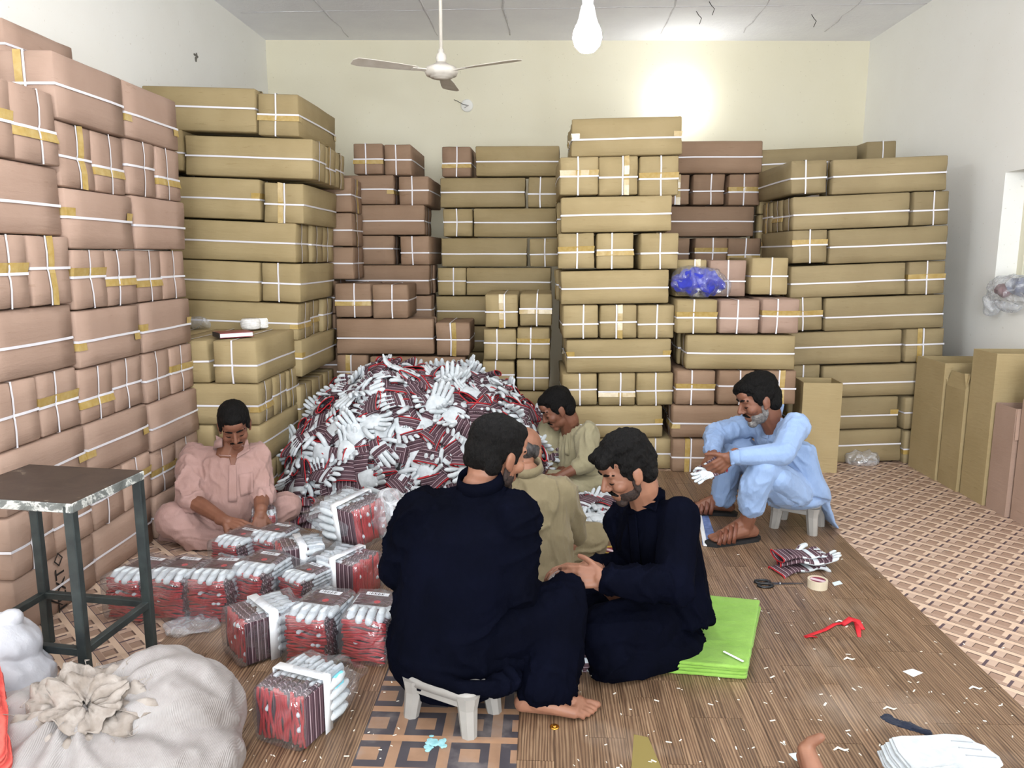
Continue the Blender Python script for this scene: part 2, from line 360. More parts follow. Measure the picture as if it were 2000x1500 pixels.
def carton(label, cx, cy, z0, L, W, H, rz, tone='tan', roll=0.0, tape=None, group=None, straps=True, yaw=None):
    """L along local x; local +x is the end turned to the viewer on end-on cartons, local -y the front of the others"""
    NB[0] += 1; rr = random.Random(NB[0] * 7 + 1); hx, hy, hz = L / 2, W / 2, H / 2
    zo = rr.uniform(-.16, .10); yo = rr.uniform(-.22, .22); b = rr.uniform(.002, .009); pin = rr.uniform(.004, .011)
    sd = Vector((rr.uniform(0, 50), rr.uniform(0, 50), rr.uniform(0, 50)))
    X = [-1, -.975, -.55, 0, .55, .975, 1]; Y = [-1, -.94, -.5, yo - .13, yo, yo + .13, .5, .94, 1]; Z = [-1, -.94, -.5, zo - .13, zo, zo + .13, .5, .94, 1]
    def S(x, y, z, lift=0.0):
        g = lambda q, c, w: math.exp(-((q - c) / w) ** 2)
        px, py, pz = x * hx, y * hy, z * hz; ax, ay, az = abs(x) > .999, abs(y) > .999, abs(z) > .999
        if ax: px += sg(x) * (b * .7 * (1 - y * y) * (1 - z * z) - pin * (g(z, zo, .14) + .7 * g(y, yo, .14)) + lift)
        if ay: py += sg(y) * (b * (1 - x * x) * (1 - z * z) - pin * .5 * g(z, zo, .14) + lift)
        if az: pz += sg(z) * (-pin * .4 * g(y, yo, .12) - .002 + lift)
        if ax + ay + az > 1 and not lift:
            if ax: px -= math.copysign(.004, x)
            if ay: py -= math.copysign(.004, y)
            if az: pz -= math.copysign(.0035, z)
        n = noise.noise_vector(Vector((px, py, pz)) * 5 + sd) * .0065
        return Vector((px + n.x, py + n.y, pz + n.z * .4 + hz))
    vs = []; idx = {}; fs = []
    def vid(i, j, k):
        if (i, j, k) not in idx: idx[(i, j, k)] = len(vs); vs.append(S(X[i], Y[j], Z[k]))
        return idx[(i, j, k)]
    nx, ny, nz = len(X) - 1, len(Y) - 1, len(Z) - 1
    for j in range(ny):
        for k in range(nz):
            fs.append((vid(0, j, k), vid(0, j, k + 1), vid(0, j + 1, k + 1), vid(0, j + 1, k))); fs.append((vid(nx, j, k), vid(nx, j + 1, k), vid(nx, j + 1, k + 1), vid(nx, j, k + 1)))
    for i in range(nx):
        for k in range(nz):
            fs.append((vid(i, 0, k), vid(i + 1, 0, k), vid(i + 1, 0, k + 1), vid(i, 0, k + 1))); fs.append((vid(i, ny, k), vid(i, ny, k + 1), vid(i + 1, ny, k + 1), vid(i + 1, ny, k)))
        for j in range(ny):
            fs.append((vid(i, j, 0), vid(i, j + 1, 0), vid(i + 1, j + 1, 0), vid(i + 1, j, 0))); fs.append((vid(i, j, nz), vid(i + 1, j, nz), vid(i + 1, j + 1, nz), vid(i, j + 1, nz)))
    o = mobj('carton', vs, fs, K[tone], smooth=True)
    yw = rr.uniform(-.022, .022) if yaw is None else yaw
    o.matrix_world = Matrix.Translation((cx, cy, z0)) @ Matrix.Rotation(roll, 4, 'Y') @ Matrix.Rotation(rz + yw, 4, 'Z')
    tag(o, label, 'carton', group)
    def ribbon(name, path, wdir, hw, m, close, lift):
        v = []; f = []
        for p in path:
            for s in (-1, 1):
                q = [p[0], p[1], p[2]]; q[wdir] += s * hw / (hx, hy, hz)[wdir]
                v.append(S(*q, lift=lift))
        n = len(path)
        for i in range(n if close else n - 1): a = i * 2; c = ((i + 1) % n) * 2; f.append((a, a + 1, c + 1, c))
        mobj(name, v, f, m, o)
    if straps:
        hz_path = [(x, -1, zo) for x in (-1, -.975, -.55, 0, .55, .975, 1)] + [(1, y, zo) for y in (-.94, -.5, yo - .13, yo, yo + .13, .5, .94)] + [(x, 1, zo) for x in (1, .975, .55, 0, -.55, -.975, -1)] + [(-1, y, zo) for y in (.94, .5, yo + .13, yo, yo - .13, -.5, -.94)]
        ribbon('strap', hz_path, 2, .0055, m_strap, True, .0056)
        vt = [(x, yo, 1) for x in (-1, -.975, 0, .975, 1)] + [(1, yo, z) for z in (.94, .5, zo + .13, zo, zo - .13, -.5, -.94)] + [(x, yo, -1) for x in (1, .975, 0, -.975, -1)] + [(-1, yo, z) for z in (-.94, -.5, zo - .13, zo, zo + .13, .5, .94)]
        ribbon('strap', vt, 1, .005, m_strap, True, .0050)
    tape = rr.choice(('h', 'v', 'n', 'h2', 'n')) if tape is None else tape
    d = .055 / hx
    if tape in ('h', 'h2'):
        zt = zo + (.17 if tape == 'h' else -.15)
        for sx in (1, -1):
            ribbon('tape', [(sx * (1 - d), -1, zt), (sx * .975, -1, zt), (sx, -1, zt), (sx, -.94, zt), (sx, -.5, zt), (sx, yo - .13, zt), (sx, yo, zt), (sx, yo + .13, zt), (sx, .5, zt), (sx, .94, zt), (sx, 1, zt), (sx * (1 - d), 1, zt)], 2, .019, m_tape, False, .0040)
    elif tape == 'v':
        yt = yo + rr.choice((-.2, .2))
        for sx in (1, -1):
            ribbon('tape', [(sx * (1 - d), yt, 1), (sx, yt, 1), (sx, yt, .94), (sx, yt, .5), (sx, yt, zo + .13), (sx, yt, zo), (sx, yt, zo - .13), (sx, yt, -.5), (sx, yt, -.94), (sx, yt, -1)], 1, .017, m_tape, False, .0036)
    return o
ORD = ['top', 'second', 'third', 'fourth', 'fifth', 'sixth', 'seventh', 'eighth', 'ninth', 'tenth', 'eleventh']
TONE = {'olive': 'tan', 'tan': 'tan', 'pink': 'pinkish-brown', 'red': 'reddish-brown'}
def lab(tone, kind, row, nrow, pos, desc):
    r = 'bottom layer' if row == nrow - 1 and nrow > 1 else (ORD[row] + ' layer')
    return ('%s %scarton, %s, %s of %s' % (TONE[tone], pos, 'end-on' if kind == 'E' else 'long side out', r, desc)).replace('  ', ' ')
def POS(i, n): return '' if n == 1 else ('left ' if i == 0 else ('right ' if i == n - 1 else ('middle ' if n == 3 else 'centre ')))
def stack(desc, y, rows, dE=.74, dL=.25, tone='tan', roll=0.0, back=0, rowoff=None, backtone=None):
    """rows: from the top, each a list of (kind, u0, u1, v0, v1[, tone]) read off the photograph; y = depth of the front face"""
    n = len(rows)
    zt = []
    for ri, row in enumerate(rows):
        cnt = {}
        for e in row: cnt[e[0]] = cnt.get(e[0], 0) + 1
        seen = {}
        for e in row:
            kind, u0, u1, v0, v1 = e[:5]; tn = e[5] if len(e) > 5 else tone
            yy = y + (rowoff or {}).get(ri, 0)
            um = (u0 + u1) / 2; vm = (v0 + v1) / 2
            x0 = onY(u0, vm, yy).x; x1 = onY(u1, vm, yy).x; z1 = onY(um, v0, yy).z; z0 = onY(um, v1, yy).z
            if z0 < .03: z0 = 0.0
            i = seen.get(kind, 0); seen[kind] = i + 1
            l = lab(tn, kind, ri, n, POS(i, cnt[kind]), desc)
            if kind == 'E': carton(l, (x0 + x1) / 2, yy + dE / 2, z0, dE, x1 - x0, z1 - z0 - .003, R(-90), tn, roll)
            else:
                carton(l, (x0 + x1) / 2, yy + dL / 2, z0, x1 - x0, dL, z1 - z0 - .003, 0, tn, roll)
                for k in range(back):
                    lb = '%s carton %s row back, %s of %s' % (TONE[backtone or tn], ('one' if k == 0 else 'two'), ('bottom layer' if ri == n - 1 else ORD[ri] + ' layer'), desc)
                    sh = random.Random(ri * 5 + k + n).uniform(-.03, .02)
                    carton(lb, (x0 + x1) / 2 + sh, yy + dL / 2 + (k + 1) * (dL + .005), z0, x1 - x0, dL, z1 - z0 - .003, 0, backtone or tn, roll)
def buried(xs, y0, ztop, nl, L=.72, tone='red', dL=.25):
    h = ztop / nl
    for k in range(nl):
        for x in xs: carton('%s carton buried low behind the front stacks, hardly in sight' % TONE[tone], x, y0 + dL / 2, k * h, L, dL, h - .003, 0, tone, group='cartons buried behind the %s stacks' % TONE[tone], tape='n')
stack('the tall centre stack', 5.33, [
    [('L', 1118, 1334, 228, 304)],
    [('E', 1092, 1167, 305, 381), ('E', 1170, 1246, 304, 381), ('E', 1250, 1326, 303, 382)],
    [('L', 1097, 1313, 382, 453)],
    [('E', 1092, 1163, 454, 525), ('E', 1168, 1240, 454, 525), ('E', 1250, 1323, 454, 526)],
    [('L', 1096, 1306, 527, 594)],
    [('E', 1098, 1167, 595, 661), ('E', 1172, 1243, 595, 661), ('E', 1248, 1318, 595, 661)],
    [('L', 1107, 1311, 662, 728)],
    [('E', 1098, 1165, 729, 792), ('E', 1171, 1242, 728, 792), ('E', 1246, 1316, 728, 792)],
    [('L', 1092, 1294, 793, 855)],
    [('E', 1100, 1168, 856, 917), ('E', 1172, 1240, 856, 917), ('E', 1244, 1312, 856, 917)]], roll=R(-1.0), back=2)
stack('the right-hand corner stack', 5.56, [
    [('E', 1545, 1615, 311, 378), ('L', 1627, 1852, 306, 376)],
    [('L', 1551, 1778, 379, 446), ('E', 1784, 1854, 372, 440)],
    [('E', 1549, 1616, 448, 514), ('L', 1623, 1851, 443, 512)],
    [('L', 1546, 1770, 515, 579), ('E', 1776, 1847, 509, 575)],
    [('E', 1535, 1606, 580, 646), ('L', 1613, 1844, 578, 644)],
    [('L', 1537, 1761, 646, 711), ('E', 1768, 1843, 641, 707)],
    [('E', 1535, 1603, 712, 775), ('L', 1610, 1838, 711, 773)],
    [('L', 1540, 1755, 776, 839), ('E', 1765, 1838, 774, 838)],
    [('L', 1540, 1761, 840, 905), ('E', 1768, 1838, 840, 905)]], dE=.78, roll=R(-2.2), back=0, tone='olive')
# the two further rows whose ends show on the left flank of the right-hand stack
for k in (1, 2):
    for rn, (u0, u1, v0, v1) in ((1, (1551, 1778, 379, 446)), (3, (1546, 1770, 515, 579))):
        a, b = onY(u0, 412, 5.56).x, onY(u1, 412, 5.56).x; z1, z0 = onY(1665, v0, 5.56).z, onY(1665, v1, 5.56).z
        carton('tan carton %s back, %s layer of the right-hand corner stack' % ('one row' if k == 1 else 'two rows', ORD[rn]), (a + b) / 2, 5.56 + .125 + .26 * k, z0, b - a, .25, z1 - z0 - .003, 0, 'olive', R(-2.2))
stack('the stack behind man in blue', 5.26, [
    [('E', 1319, 1379, 506, 580, 'tan'), ('E', 1384, 1455, 507, 580, 'pink'), ('E', 1469, 1540, 502, 576, 'tan')],
    [('E', 1321, 1399, 584, 652, 'tan'), ('E', 1405, 1481, 585, 652, 'pink'), ('E', 1488, 1561, 583, 652, 'pink')],
    [('L', 1341, 1553, 654, 722, 'tan')],
    [('E', 1321, 1397, 723, 791), ('E', 1403, 1475, 723, 791), ('E', 1489, 1554, 723, 790)],
    [('L', 1313, 1526, 792, 856)],
    [('E', 1313, 1384, 857, 920), ('E', 1390, 1460, 857, 920), ('E', 1466, 1535, 857, 920)]], tone='red', dE=.72, back=1, rowoff={0: .20})
stack('the reddish stack behind the blue bag', 6.4, [
    [('L', 1318, 1489, 274, 338)],
    [('E', 1291, 1347, 340, 400), ('E', 1356, 1417, 339, 400), ('E', 1424, 1486, 339, 401)],
    [('L', 1300, 1472, 402, 462)],
    [('E', 1290, 1347, 464, 522), ('E', 1357, 1418, 464, 522), ('E', 1423, 1485, 464, 522)],
    [('L', 1312, 1484, 523, 582)]], tone='red', back=1)
buried((1.36,), 6.4, 1.15, 5)
stack('the back stack below the wall wires', 6.6, [
    [('E', 865, 921, 285, 345, 'red'), ('L', 929, 1091, 284, 344)],
    [('L', 860, 1026, 346, 405), ('E', 1031, 1090, 345, 405)],
    [('E', 864, 921, 407, 462), ('L', 926, 1092, 406, 463)],
    [('L', 863, 1029, 464, 521), ('E', 1036, 1093, 465, 521)],
    [('E', 854, 908, 522, 577), ('L', 912, 1076, 522, 577)],
    [('L', 852, 1018, 578, 635), ('E', 1024, 1078, 578, 635)]], back=0)
buried((-.45,), 6.6, .90, 4, tone='tan')
stack('the reddish stack below the fan', 6.4, [
    [('E', 690, 746, 279, 340), ('E', 750, 803, 281, 342)],
    [('L', 668, 769, 341, 399), ('E', 780, 837, 343, 401)],
    [('L', 662, 828, 399, 459)],
    [('L', 668, 769, 459, 517), ('E', 783, 839, 460, 518)],
    [('L', 672, 838, 517, 576)],
    [('L', 676, 842, 577, 636)]], tone='red', back=1)
buried((-1.2,), 6.42, .92, 4)
stack('the low stack behind the heap', 5.85, [
    [('E', 655, 723, 553, 620), ('E', 727, 794, 555, 622)],
    [('L', 657, 846, 622, 692), ('E', 851, 916, 630, 695)],
    [('E', 660, 718, 693, 756), ('L', 724, 908, 696, 758)],
    [('L', 662, 846, 758, 818), ('E', 851, 912, 758, 818)],
    [('E', 664, 722, 819, 878), ('L', 727, 906, 819, 878)]], tone='red', dE=.5)
stack('the narrow stack right of the heap', 5.7, [
    [('E', 947, 1010, 574, 640), ('E', 1016, 1078, 573, 637)],
    [('E', 945, 1008, 642, 703), ('E', 1012, 1075, 639, 701)],
    [('E', 941, 1003, 705, 763), ('E', 1011, 1073, 703, 763)],
    [('L', 905, 1075, 764, 824)],
    [('E', 941, 1003, 825, 882), ('E', 1011, 1073, 825, 882)]], dE=.7)
# rows at the very back right, their tops peeping over the corner stack
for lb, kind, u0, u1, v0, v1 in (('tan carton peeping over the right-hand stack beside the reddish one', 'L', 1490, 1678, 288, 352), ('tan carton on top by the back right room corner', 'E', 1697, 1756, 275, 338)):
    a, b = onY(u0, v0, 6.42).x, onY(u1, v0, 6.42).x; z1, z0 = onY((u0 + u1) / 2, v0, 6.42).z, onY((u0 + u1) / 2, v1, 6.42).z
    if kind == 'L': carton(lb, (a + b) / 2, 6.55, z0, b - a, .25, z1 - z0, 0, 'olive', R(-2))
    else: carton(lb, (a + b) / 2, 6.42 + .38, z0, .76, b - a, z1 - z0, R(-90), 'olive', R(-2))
    buried(((a + b) / 2,), 6.42, z0 - .004, 8, L=.76 if kind == 'L' else .30, tone='tan')
# tall stack in the left corner, seen with its right flank
YS = 5.10
stack('the tall left corner stack', YS, [
    [('L', 276, 498, 168, 256), ('E', 503, 583, 181, 266)],
    [('E', 286, 355, 250, 332), ('L', 360, 611, 266, 346)],
    [('L', 284, 506, 345, 426), ('E', 512, 590, 356, 436)],
    [('L', 330, 577, 430, 509)],
    [('L', 290, 504, 507, 586), ('E', 509, 584, 513, 590)],
    [('L', 335, 582, 588, 660)],
    [('L', 292, 504, 660, 735), ('E', 509, 588, 662, 735)]], dE=.86, dL=.282, roll=R(2.2), back=2)
x1 = onY(588, 780, YS).x
for i, (za, zb) in enumerate(((.345, .62), (.07, .342))):
    for k in range(3):
        if i == 0: carton('tan carton low on the flank of the tall left corner stack, %s' % ('nearest', 'middle', 'farthest')[k], x1 - .43, YS + .14 + .287 * k, za - .07 * 0, .85, .28, zb - za, 0, 'tan')
carton('tan carton lying lengthwise at the foot of the tall left corner stack', x1 - .14, YS + .43, 0, .86, .27, .34, R(-90), 'tan')
# reddish cartons between the corner stack and the back-wall stack
carton('tan carton lying lengthwise at the back foot of the tall left corner stack', x1 - .70, YS + .43, 0, .86, .27, .34, R(-90), 'tan')
for i, (z0, z1) in enumerate(((1.83, 2.09), (1.57, 1.825), (1.315, 1.565))):
    carton('reddish-brown carton wedged behind the left corner stack, %s layer of its pile' % ORD[i], -1.475 - .30, 5.99 + .18, z0, .60, .35, z1 - z0, 0, 'red')
buried((-1.88,), 6.0, 1.31, 5, L=.5, dL=.34)
# low stack that carries the notebook
YB, XB = 4.395, -1.675
LAYB = [(1.01, .755), (.752, .505), (.502, .252), (.249, 0)]
for i, (z1, z0) in enumerate(LAYB):
    d = 'the low stack under the notebook'
    if i % 2 == 0:
        for k in range(3): carton(lab('tan', 'E', i, 4, ('right ', 'middle ', 'left ')[k], d), XB - .128 - .268 * k - (.02 if k else 0), YB + .38 + .01 * k, z0, .76, .255, z1 - z0, R(-90), 'tan', yaw=0)
    else:
        for k in range(3): carton('tan %scarton, end towards heap, %s of %s' % (('front ', 'middle ', 'rear ')[k], ('bottom' if i == 3 else ORD[i]) + ' layer', d), XB - .385, YB + .125 + .257 * k, z0, .77, .25, z1 - z0, 0, 'tan', yaw=0)
# long pile against the left wall: faces on the plane x = -2.05
XP, DP = -2.05, .535
COLS = [('the nearest left-wall column', 2.735, 3.272, [2.165, 1.868, 1.583, 1.296, 1.02, .755, .505, .25, 0], 'E'),
        ('the middle left-wall column', 3.285, 3.812, [2.345, 2.068, 1.79, 1.528, 1.262, 1.003, .75, .50, .25, 0], 'L'),
        ('the farthest left-wall column', 3.845, 4.392, [2.35, 2.076, 1.80, 1.53, 1.262, 1.0, .735, .475, .235, 0], 'L')]
PILE = {}
for ci, (d, ya, yb, zs, first) in enumerate(COLS):
    n = len(zs) - 1
    for i in range(n):
        kind = first if i % 2 == 0 else ('E' if first == 'L' else 'L'); z1, z0 = zs[i], zs[i + 1]; ox = random.Random(ci * 20 + i).uniform(-.012, .012)
        if kind == 'L':
            ya2 = ya
            for k in range(2):
                PILE[(ci, i, k)] = carton(lab('pink', 'L', i, n, ('front ' if k == 0 else 'wall-side '), d), XP + ox - .13 - .268 * k, (ya + yb) / 2, z0, yb - ya, .262, z1 - z0 - .003, R(90), 'pink', yaw=0)
        else:
            w = (yb - ya) / 2 - .004
            for k in range(2): carton(lab('pink', 'E', i, n, ('near ' if k == 0 else 'far '), d), XP + ox - DP / 2, ya + w / 2 + k * (w + .008), z0, DP, w, z1 - z0 - .003, 0, 'pink', yaw=random.Random(ci * 50 + i * 2 + k).uniform(-.03, .03))
# long box lying high up against the left wall
carton('pinkish-brown carton highest of all, against the left wall at the frame edge', XP - .515, 3.86, 2.352, .52, .23, .212, R(90), 'pink', yaw=0)
# printed mark on the lowest carton behind the metal table
m_ink = mat('black_ink', '1d1918', rough=.7)
hb = PILE[(0, 7, 0)]
Mw = Matrix.Translation((0, -.138, .125)) @ Matrix.Rotation(R(90), 4, 'X') @ Matrix.Rotation(R(90), 4, 'Z')
for st, sz, dy in (('TEXTO', .085, .02), ('AMERICA', .03, -.05), ('LTD', .03, -.085)):
    text_mesh('printed_lettering', st, sz, m_ink, hb, Matrix.Translation((.03, 0, 0)) @ Mw @ Matrix.Translation((0, dy, 0)), .0004)
MB().tube([Mw @ Vector((-.10, -.005, 0)), Mw @ Vector((-.03, .09, 0)), Mw @ Vector((.05, .105, 0)), Mw @ Vector((.10, .07, 0))], [.002, .006, .007, .002], 5).build('printed_swoosh', m_ink, hb)
# ------------------------------------------------------------------ lamps and fan
def glow(name, col, s):
    t = NT(name); e = t.a('ShaderNodeEmission', {'Color': col, 'Strength': s}); t.l(e.outputs[0], t.out.inputs[0]); return t.m
m_white = mat('white_plastic', 'e9e9e6', rough=.35); m_offw = mat('fan_enamel', 'd8d2c8', 'c9c2b6', 12, rough=.4)
m_wire = mat('dark_wire', '2b2826', rough=.6)
def hanging_bulb(p, s, label, r=.052, wire=True, col=(.93, .965, 1, 1)):
    o = empty('light_bulb', p, 0, label, 'lamp', None)
    mb = MB(); mb.lathe([(.004, -r), (r * .5, -r * .88), (r * .86, -r * .5), (r, 0), (r * .94, r * .42), (r * .78, r * .8)], 24)
    mb.build('glowing_globe', glow('lamp_glow', col, s), o, True)
    MB().lathe([(r * .78, r * .8), (r * .62, r * 1.25), (r * .46, r * 2.0), (r * .34, r * 2.2)], 24).build('heat_sink', m_white, o, True)
    MB().lathe([(.019, r * 2.2), (.021, r * 2.5), (.019, r * 2.9), (.022, r * 2.95), (.020, r * 3.3), (.006, r * 3.6), (.001, r * 3.62)], 16).build('lamp_holder', m_white, o, True)
    if wire: MB().tube([(0, 0, r * 3.5), (.004, 0, (ZC - p[2]) * .5), (0, 0, ZC - p[2])], .0025, 6).build('flex', m_wire, o)
    return o
pb = onY(1147, 74, 2.9); hanging_bulb(pb, BULB, 'glowing white bulb hanging on a flex from the ceiling')
for i, (x, y, z) in enumerate(((-1.3, 2.1, 2.5), (2.0, 2.2, 2.5), (.3, -1.8, 2.5))): hanging_bulb((x, y, z), BULB_FILL, 'added bulb hanging unseen above the picture, %s' % ('by the left wall', 'by the right wall', 'far behind')[i])  # unseen bulbs added to brighten the walls, ceiling and foreground
# wall lamp on the back wall, above the centre stack
pw = onY(1330, 196, 7.78); wl = empty('wall_lamp', pw, 0, 'glaring lamp on the back wall above the tall centre stack', 'lamp')
MB().lathe([(.004, -.06), (.04, -.05), (.058, -.02), (.06, .01), (.045, .05), (.028, .08)], 20, Matrix.Rotation(R(90), 4, 'X') @ Matrix.Rotation(R(180), 4, 'X')).build('glowing_globe', glow('wall_lamp_glow', (.95, .98, 1, 1), BULB_WALL), wl, True)
MB().lathe([(.028, .08), (.03, .12), (.05, .13), (.05, .15), (.001, .15)], 20, Matrix.Rotation(R(90), 4, 'X') @ Matrix.Rotation(R(180), 4, 'X')).build('lamp_base', m_white, wl, True)
# ceiling fan
pf = onY(862, 140, 5.0); fan = empty('ceiling_fan', (pf.x, pf.y, pf.z), 0, 'cream three-blade ceiling fan on a long rod', 'fan')
MB().lathe([(.001, -.045), (.045, -.043), (.05, -.036), (.07, -.036), (.074, -.026), (.094, -.024), (.103, -.005), (.103, .012), (.09, .025), (.06, .035), (.03, .055), (.001, .056)], 40).build('motor_housing', m_offw, fan, True)
for z, r_ in ((-.034, .055), (-.025, .078)): MB().lathe([(r_, z - .002), (r_ + .004, z), (r_ + .004, z + .003), (r_, z + .004)], 32).build('trim_ring', m_offw, fan, True)
MB().lathe([(.001, .05), (.028, .05), (.034, .075), (.03, .10), (.018, .11), (.018, .13), (.001, .13)], 20).build('canopy_cup', m_offw, fan, True)
MB().tube([(0, 0, .1), (0, 0, ZC - pf.z)], .011, 12).build('down_rod', m_offw, fan, True)
for k, a in enumerate((R(208), R(332), R(90))):
    M = Matrix.Rotation(a, 4, 'Z') @ Matrix.Rotation(R(9), 4, 'X'); mb = MB()
    mb.box((.08, -.018, -.003), (.19, .018, .003), M)
    vs = []; pts = [(.16, .035), (.30, .05), (.45, .062), (.535, .062), (.56, .03), (.56, -.035), (.52, -.055), (.30, -.045), (.16, -.03)]
    top = [M @ Vector((x, y, .004)) for x, y in pts]; bot = [M @ Vector((x, y, .001)) for x, y in pts]; n = len(pts)
    mb.add(top + bot, [tuple(range(n))[::-1], tuple(range(n, 2 * n))] + [(i, (i + 1) % n, n + (i + 1) % n, n + i) for i in range(n)])
    mb.build('fan_blade', m_offw, fan)
# wiring stub on the back wall and a chipped hole in the left wall
pq = onY(912, 206, 7.82); wb = empty('wall_wiring_stub', pq, 0, 'round plaster patch with loose wires on the back wall', 'wiring')
MB().lathe([(.001, .012), (.05, .012), (.06, 0), (.06, -.02)], 20, Matrix.Rotation(R(90), 4, 'X')).build('plaster_patch', m_walls, wb, True)
MB().tube([(0, -.01, 0), (-.03, -.05, .0), (-.09, -.07, .03), (-.12, -.05, .045)], .003, 6).build('loose_wire', m_wire, wb)
MB().tube([(0, -.01, 0), (.02, -.05, -.01), (-.02, -.05, -.03)], .003, 6).build('loose_wire', mat('pale_wire', 'a7a19a'), wb)
ph = onX(383, 106, XL); hb2 = MB(); random.seed(9)
for k in range(5): hb2.ell((ph.x + .002, ph.y + random.uniform(-.03, .03), ph.z + random.uniform(-.05, .03)), (.006, random.uniform(.008, .022), random.uniform(.008, .022)), None, 8, 5)
tag(hb2.build('chipped_hole', mat('exposed_plaster', '6f6a62')), 'dark chipped hole in the left wall', 'hole')
for k, (u, v) in enumerate(((1585, 28), (1360, 22), (1385, 3))):
    p = onZ(u, v, ZC); tag(MB().tube([p, p + Vector((.02, 0, -.03)), p + Vector((.05, .02, -.05)), p + Vector((.04, .05, -.09))], .003, 6).build('wire_stub', m_wire), ('bent wire end poking from the ceiling at far right', 'hooked wire poking from the ceiling above the wall lamp', 'wire end poking from the ceiling at the top frame edge')[k], 'wire')
# ------------------------------------------------------------------ people
def P(u, v, y): return onY(u, v, y)
def remesh(mb, name, voxel, m, parent, it=4, disp=None, fac=.5):
    t = mobj('tmp_blob', mb.v, mb.f)
    r = t.modifiers.new('r', 'REMESH'); r.mode = 'VOXEL'; r.voxel_size = voxel
    if it: q = t.modifiers.new('s', 'SMOOTH'); q.factor = fac; q.iterations = it
    me = bpy.data.meshes.new_from_object(t.evaluated_get(bpy.context.evaluated_depsgraph_get()))
    old = t.data; bpy.data.objects.remove(t); bpy.data.meshes.remove(old)
    if disp:
        me.update(); n = len(me.vertices); co = [v.co.copy() for v in me.vertices]; no = [v.normal.copy() for v in me.vertices]
        for i in range(n): me.vertices[i].co = co[i] + no[i] * disp(co[i], no[i])
    me.polygons.foreach_set('use_smooth', [True] * len(me.polygons)); me.name = name; me.materials.clear(); me.materials.append(m); me.update()
    o = bpy.data.objects.new(name, me); COL.objects.link(o)
    if parent: o.parent = parent; o.matrix_parent_inverse = parent.matrix_world.inverted()
    return o
def loft(mb, secs, n=18):
    """closed tube through elliptical sections (centre, half-axis vector a, half-axis vector b)"""
    vs = []; fs = []; m = len(secs)
    def ring(c, a, b, k=1.0):
        for i in range(n): w = 2 * math.pi * i / n; vs.append(Vector(c) + Vector(a) * math.cos(w) * k + Vector(b) * math.sin(w) * k)
    ring(*secs[0], .45); secs2 = list(secs)
    for s in secs2: ring(*s)
    ring(*secs[-1], .45); m = len(secs) + 2
    for i in range(m - 1):
        for k in range(n): fs.append((i * n + k, i * n + (k + 1) % n, (i + 1) * n + (k + 1) % n, (i + 1) * n + k))
    fs += [tuple(range(n - 1, -1, -1)), tuple((m - 1) * n + k for k in range(n))]
    mb.add(vs, fs)
def frame(fwd, up):
    f = Vector(fwd).normalized(); u = Vector(up); u = (u - f * u.dot(f)).normalized(); r = f.cross(u)
    M = Matrix((r, f, u)).transposed(); return M
def head(mb, c, fwd, up, s=1.0, nose=1.0, jaw=1.0):
    M = frame(fwd, up); c = Vector(c); T = lambda x, y, z: c + M @ Vector((x * s, y * s, z * s))
    E = lambda p, r: mb.ell(T(*p), tuple(q * s for q in r), M, 20, 13)
    K_ = lambda a, ra, b, rb: mb.cap(T(*a), ra * s, T(*b), rb * s, 10)
    E((0, -.012, .042), (.074, .094, .080)); E((0, .026, .0), (.063, .064, .092)); E((0, .022, -.062), (.052 * jaw, .055, .046)); E((0, .064, -.094), (.024, .020, .019))
    K_((-.038, .073, .030), .0135, (.038, .073, .030), .0135); E((0, .068, .055), (.048, .026, .035))
    K_((0, .083, .022), .0075, (0, .084 + .024 * nose, -.022), .0115); E((-.0125, .094, -.027), (.0088, .010, .0075)); E((.0125, .094, -.027), (.0088, .010, .0075))
    E((-.040, .058, -.022), (.024, .028, .024)); E((.040, .058, -.022), (.024, .028, .024))
    K_((-.018, .081, -.0565), .0065, (.018, .081, -.0565), .0065); K_((-.015, .080, -.068), .0072, (.015, .080, -.068), .0072); E((0, .074, -.062), (.028, .018, .022))
    for q in (-1, 1):
        E((q * .031, .071, .004), (.0165, .0125, .0105)); E((q * .0765, -.004, -.006), (.009, .019, .031)); E((q * .074, .006, -.030), (.007, .010, .012)); E((q * .082, -.012, .004), (.006, .012, .020))
    mb.cap(T(0, -.030, -.03), .060 * s, T(0, -.028, -.10), .056 * s, 14)
    return T, M
def face_bits(root, T, M, s, hairm, brow=True, moust=0.0, lashes=True):
    if brow:
        for q in (-1, 1):
            MB().chain([T(q * .013, .0885, .0290), T(q * .028, .0885, .0350), T(q * .042, .0805, .0345), T(q * .053, .067, .029)], [.0040 * s, .0048 * s, .0042 * s, .0024 * s], 7).build('eyebrow', hairm, root, True)
    if lashes:
        for q in (-1, 1):
            MB().chain([T(q * .017, .0825, .0), T(q * .025, .0845, -.0035), T(q * .034, .0835, -.0045), T(q * .044, .0765, -.001)], [.0016 * s, .0024 * s, .0024 * s, .0016 * s], 6).build('lashes', hairm, root, True)
    if moust:
        mb = MB()
        for q in (-1, 1): mb.chain([T(0, .0905, -.0435), T(q * .016, .0885, -.047), T(q * .030, .079, -.056)], [.0070 * moust * s, .0066 * moust * s, .0035 * s], 8)
        remesh(mb, 'moustache', .0025, hairm, root, 1, lambda p, n: noise.noise(p * 260) * .0012)
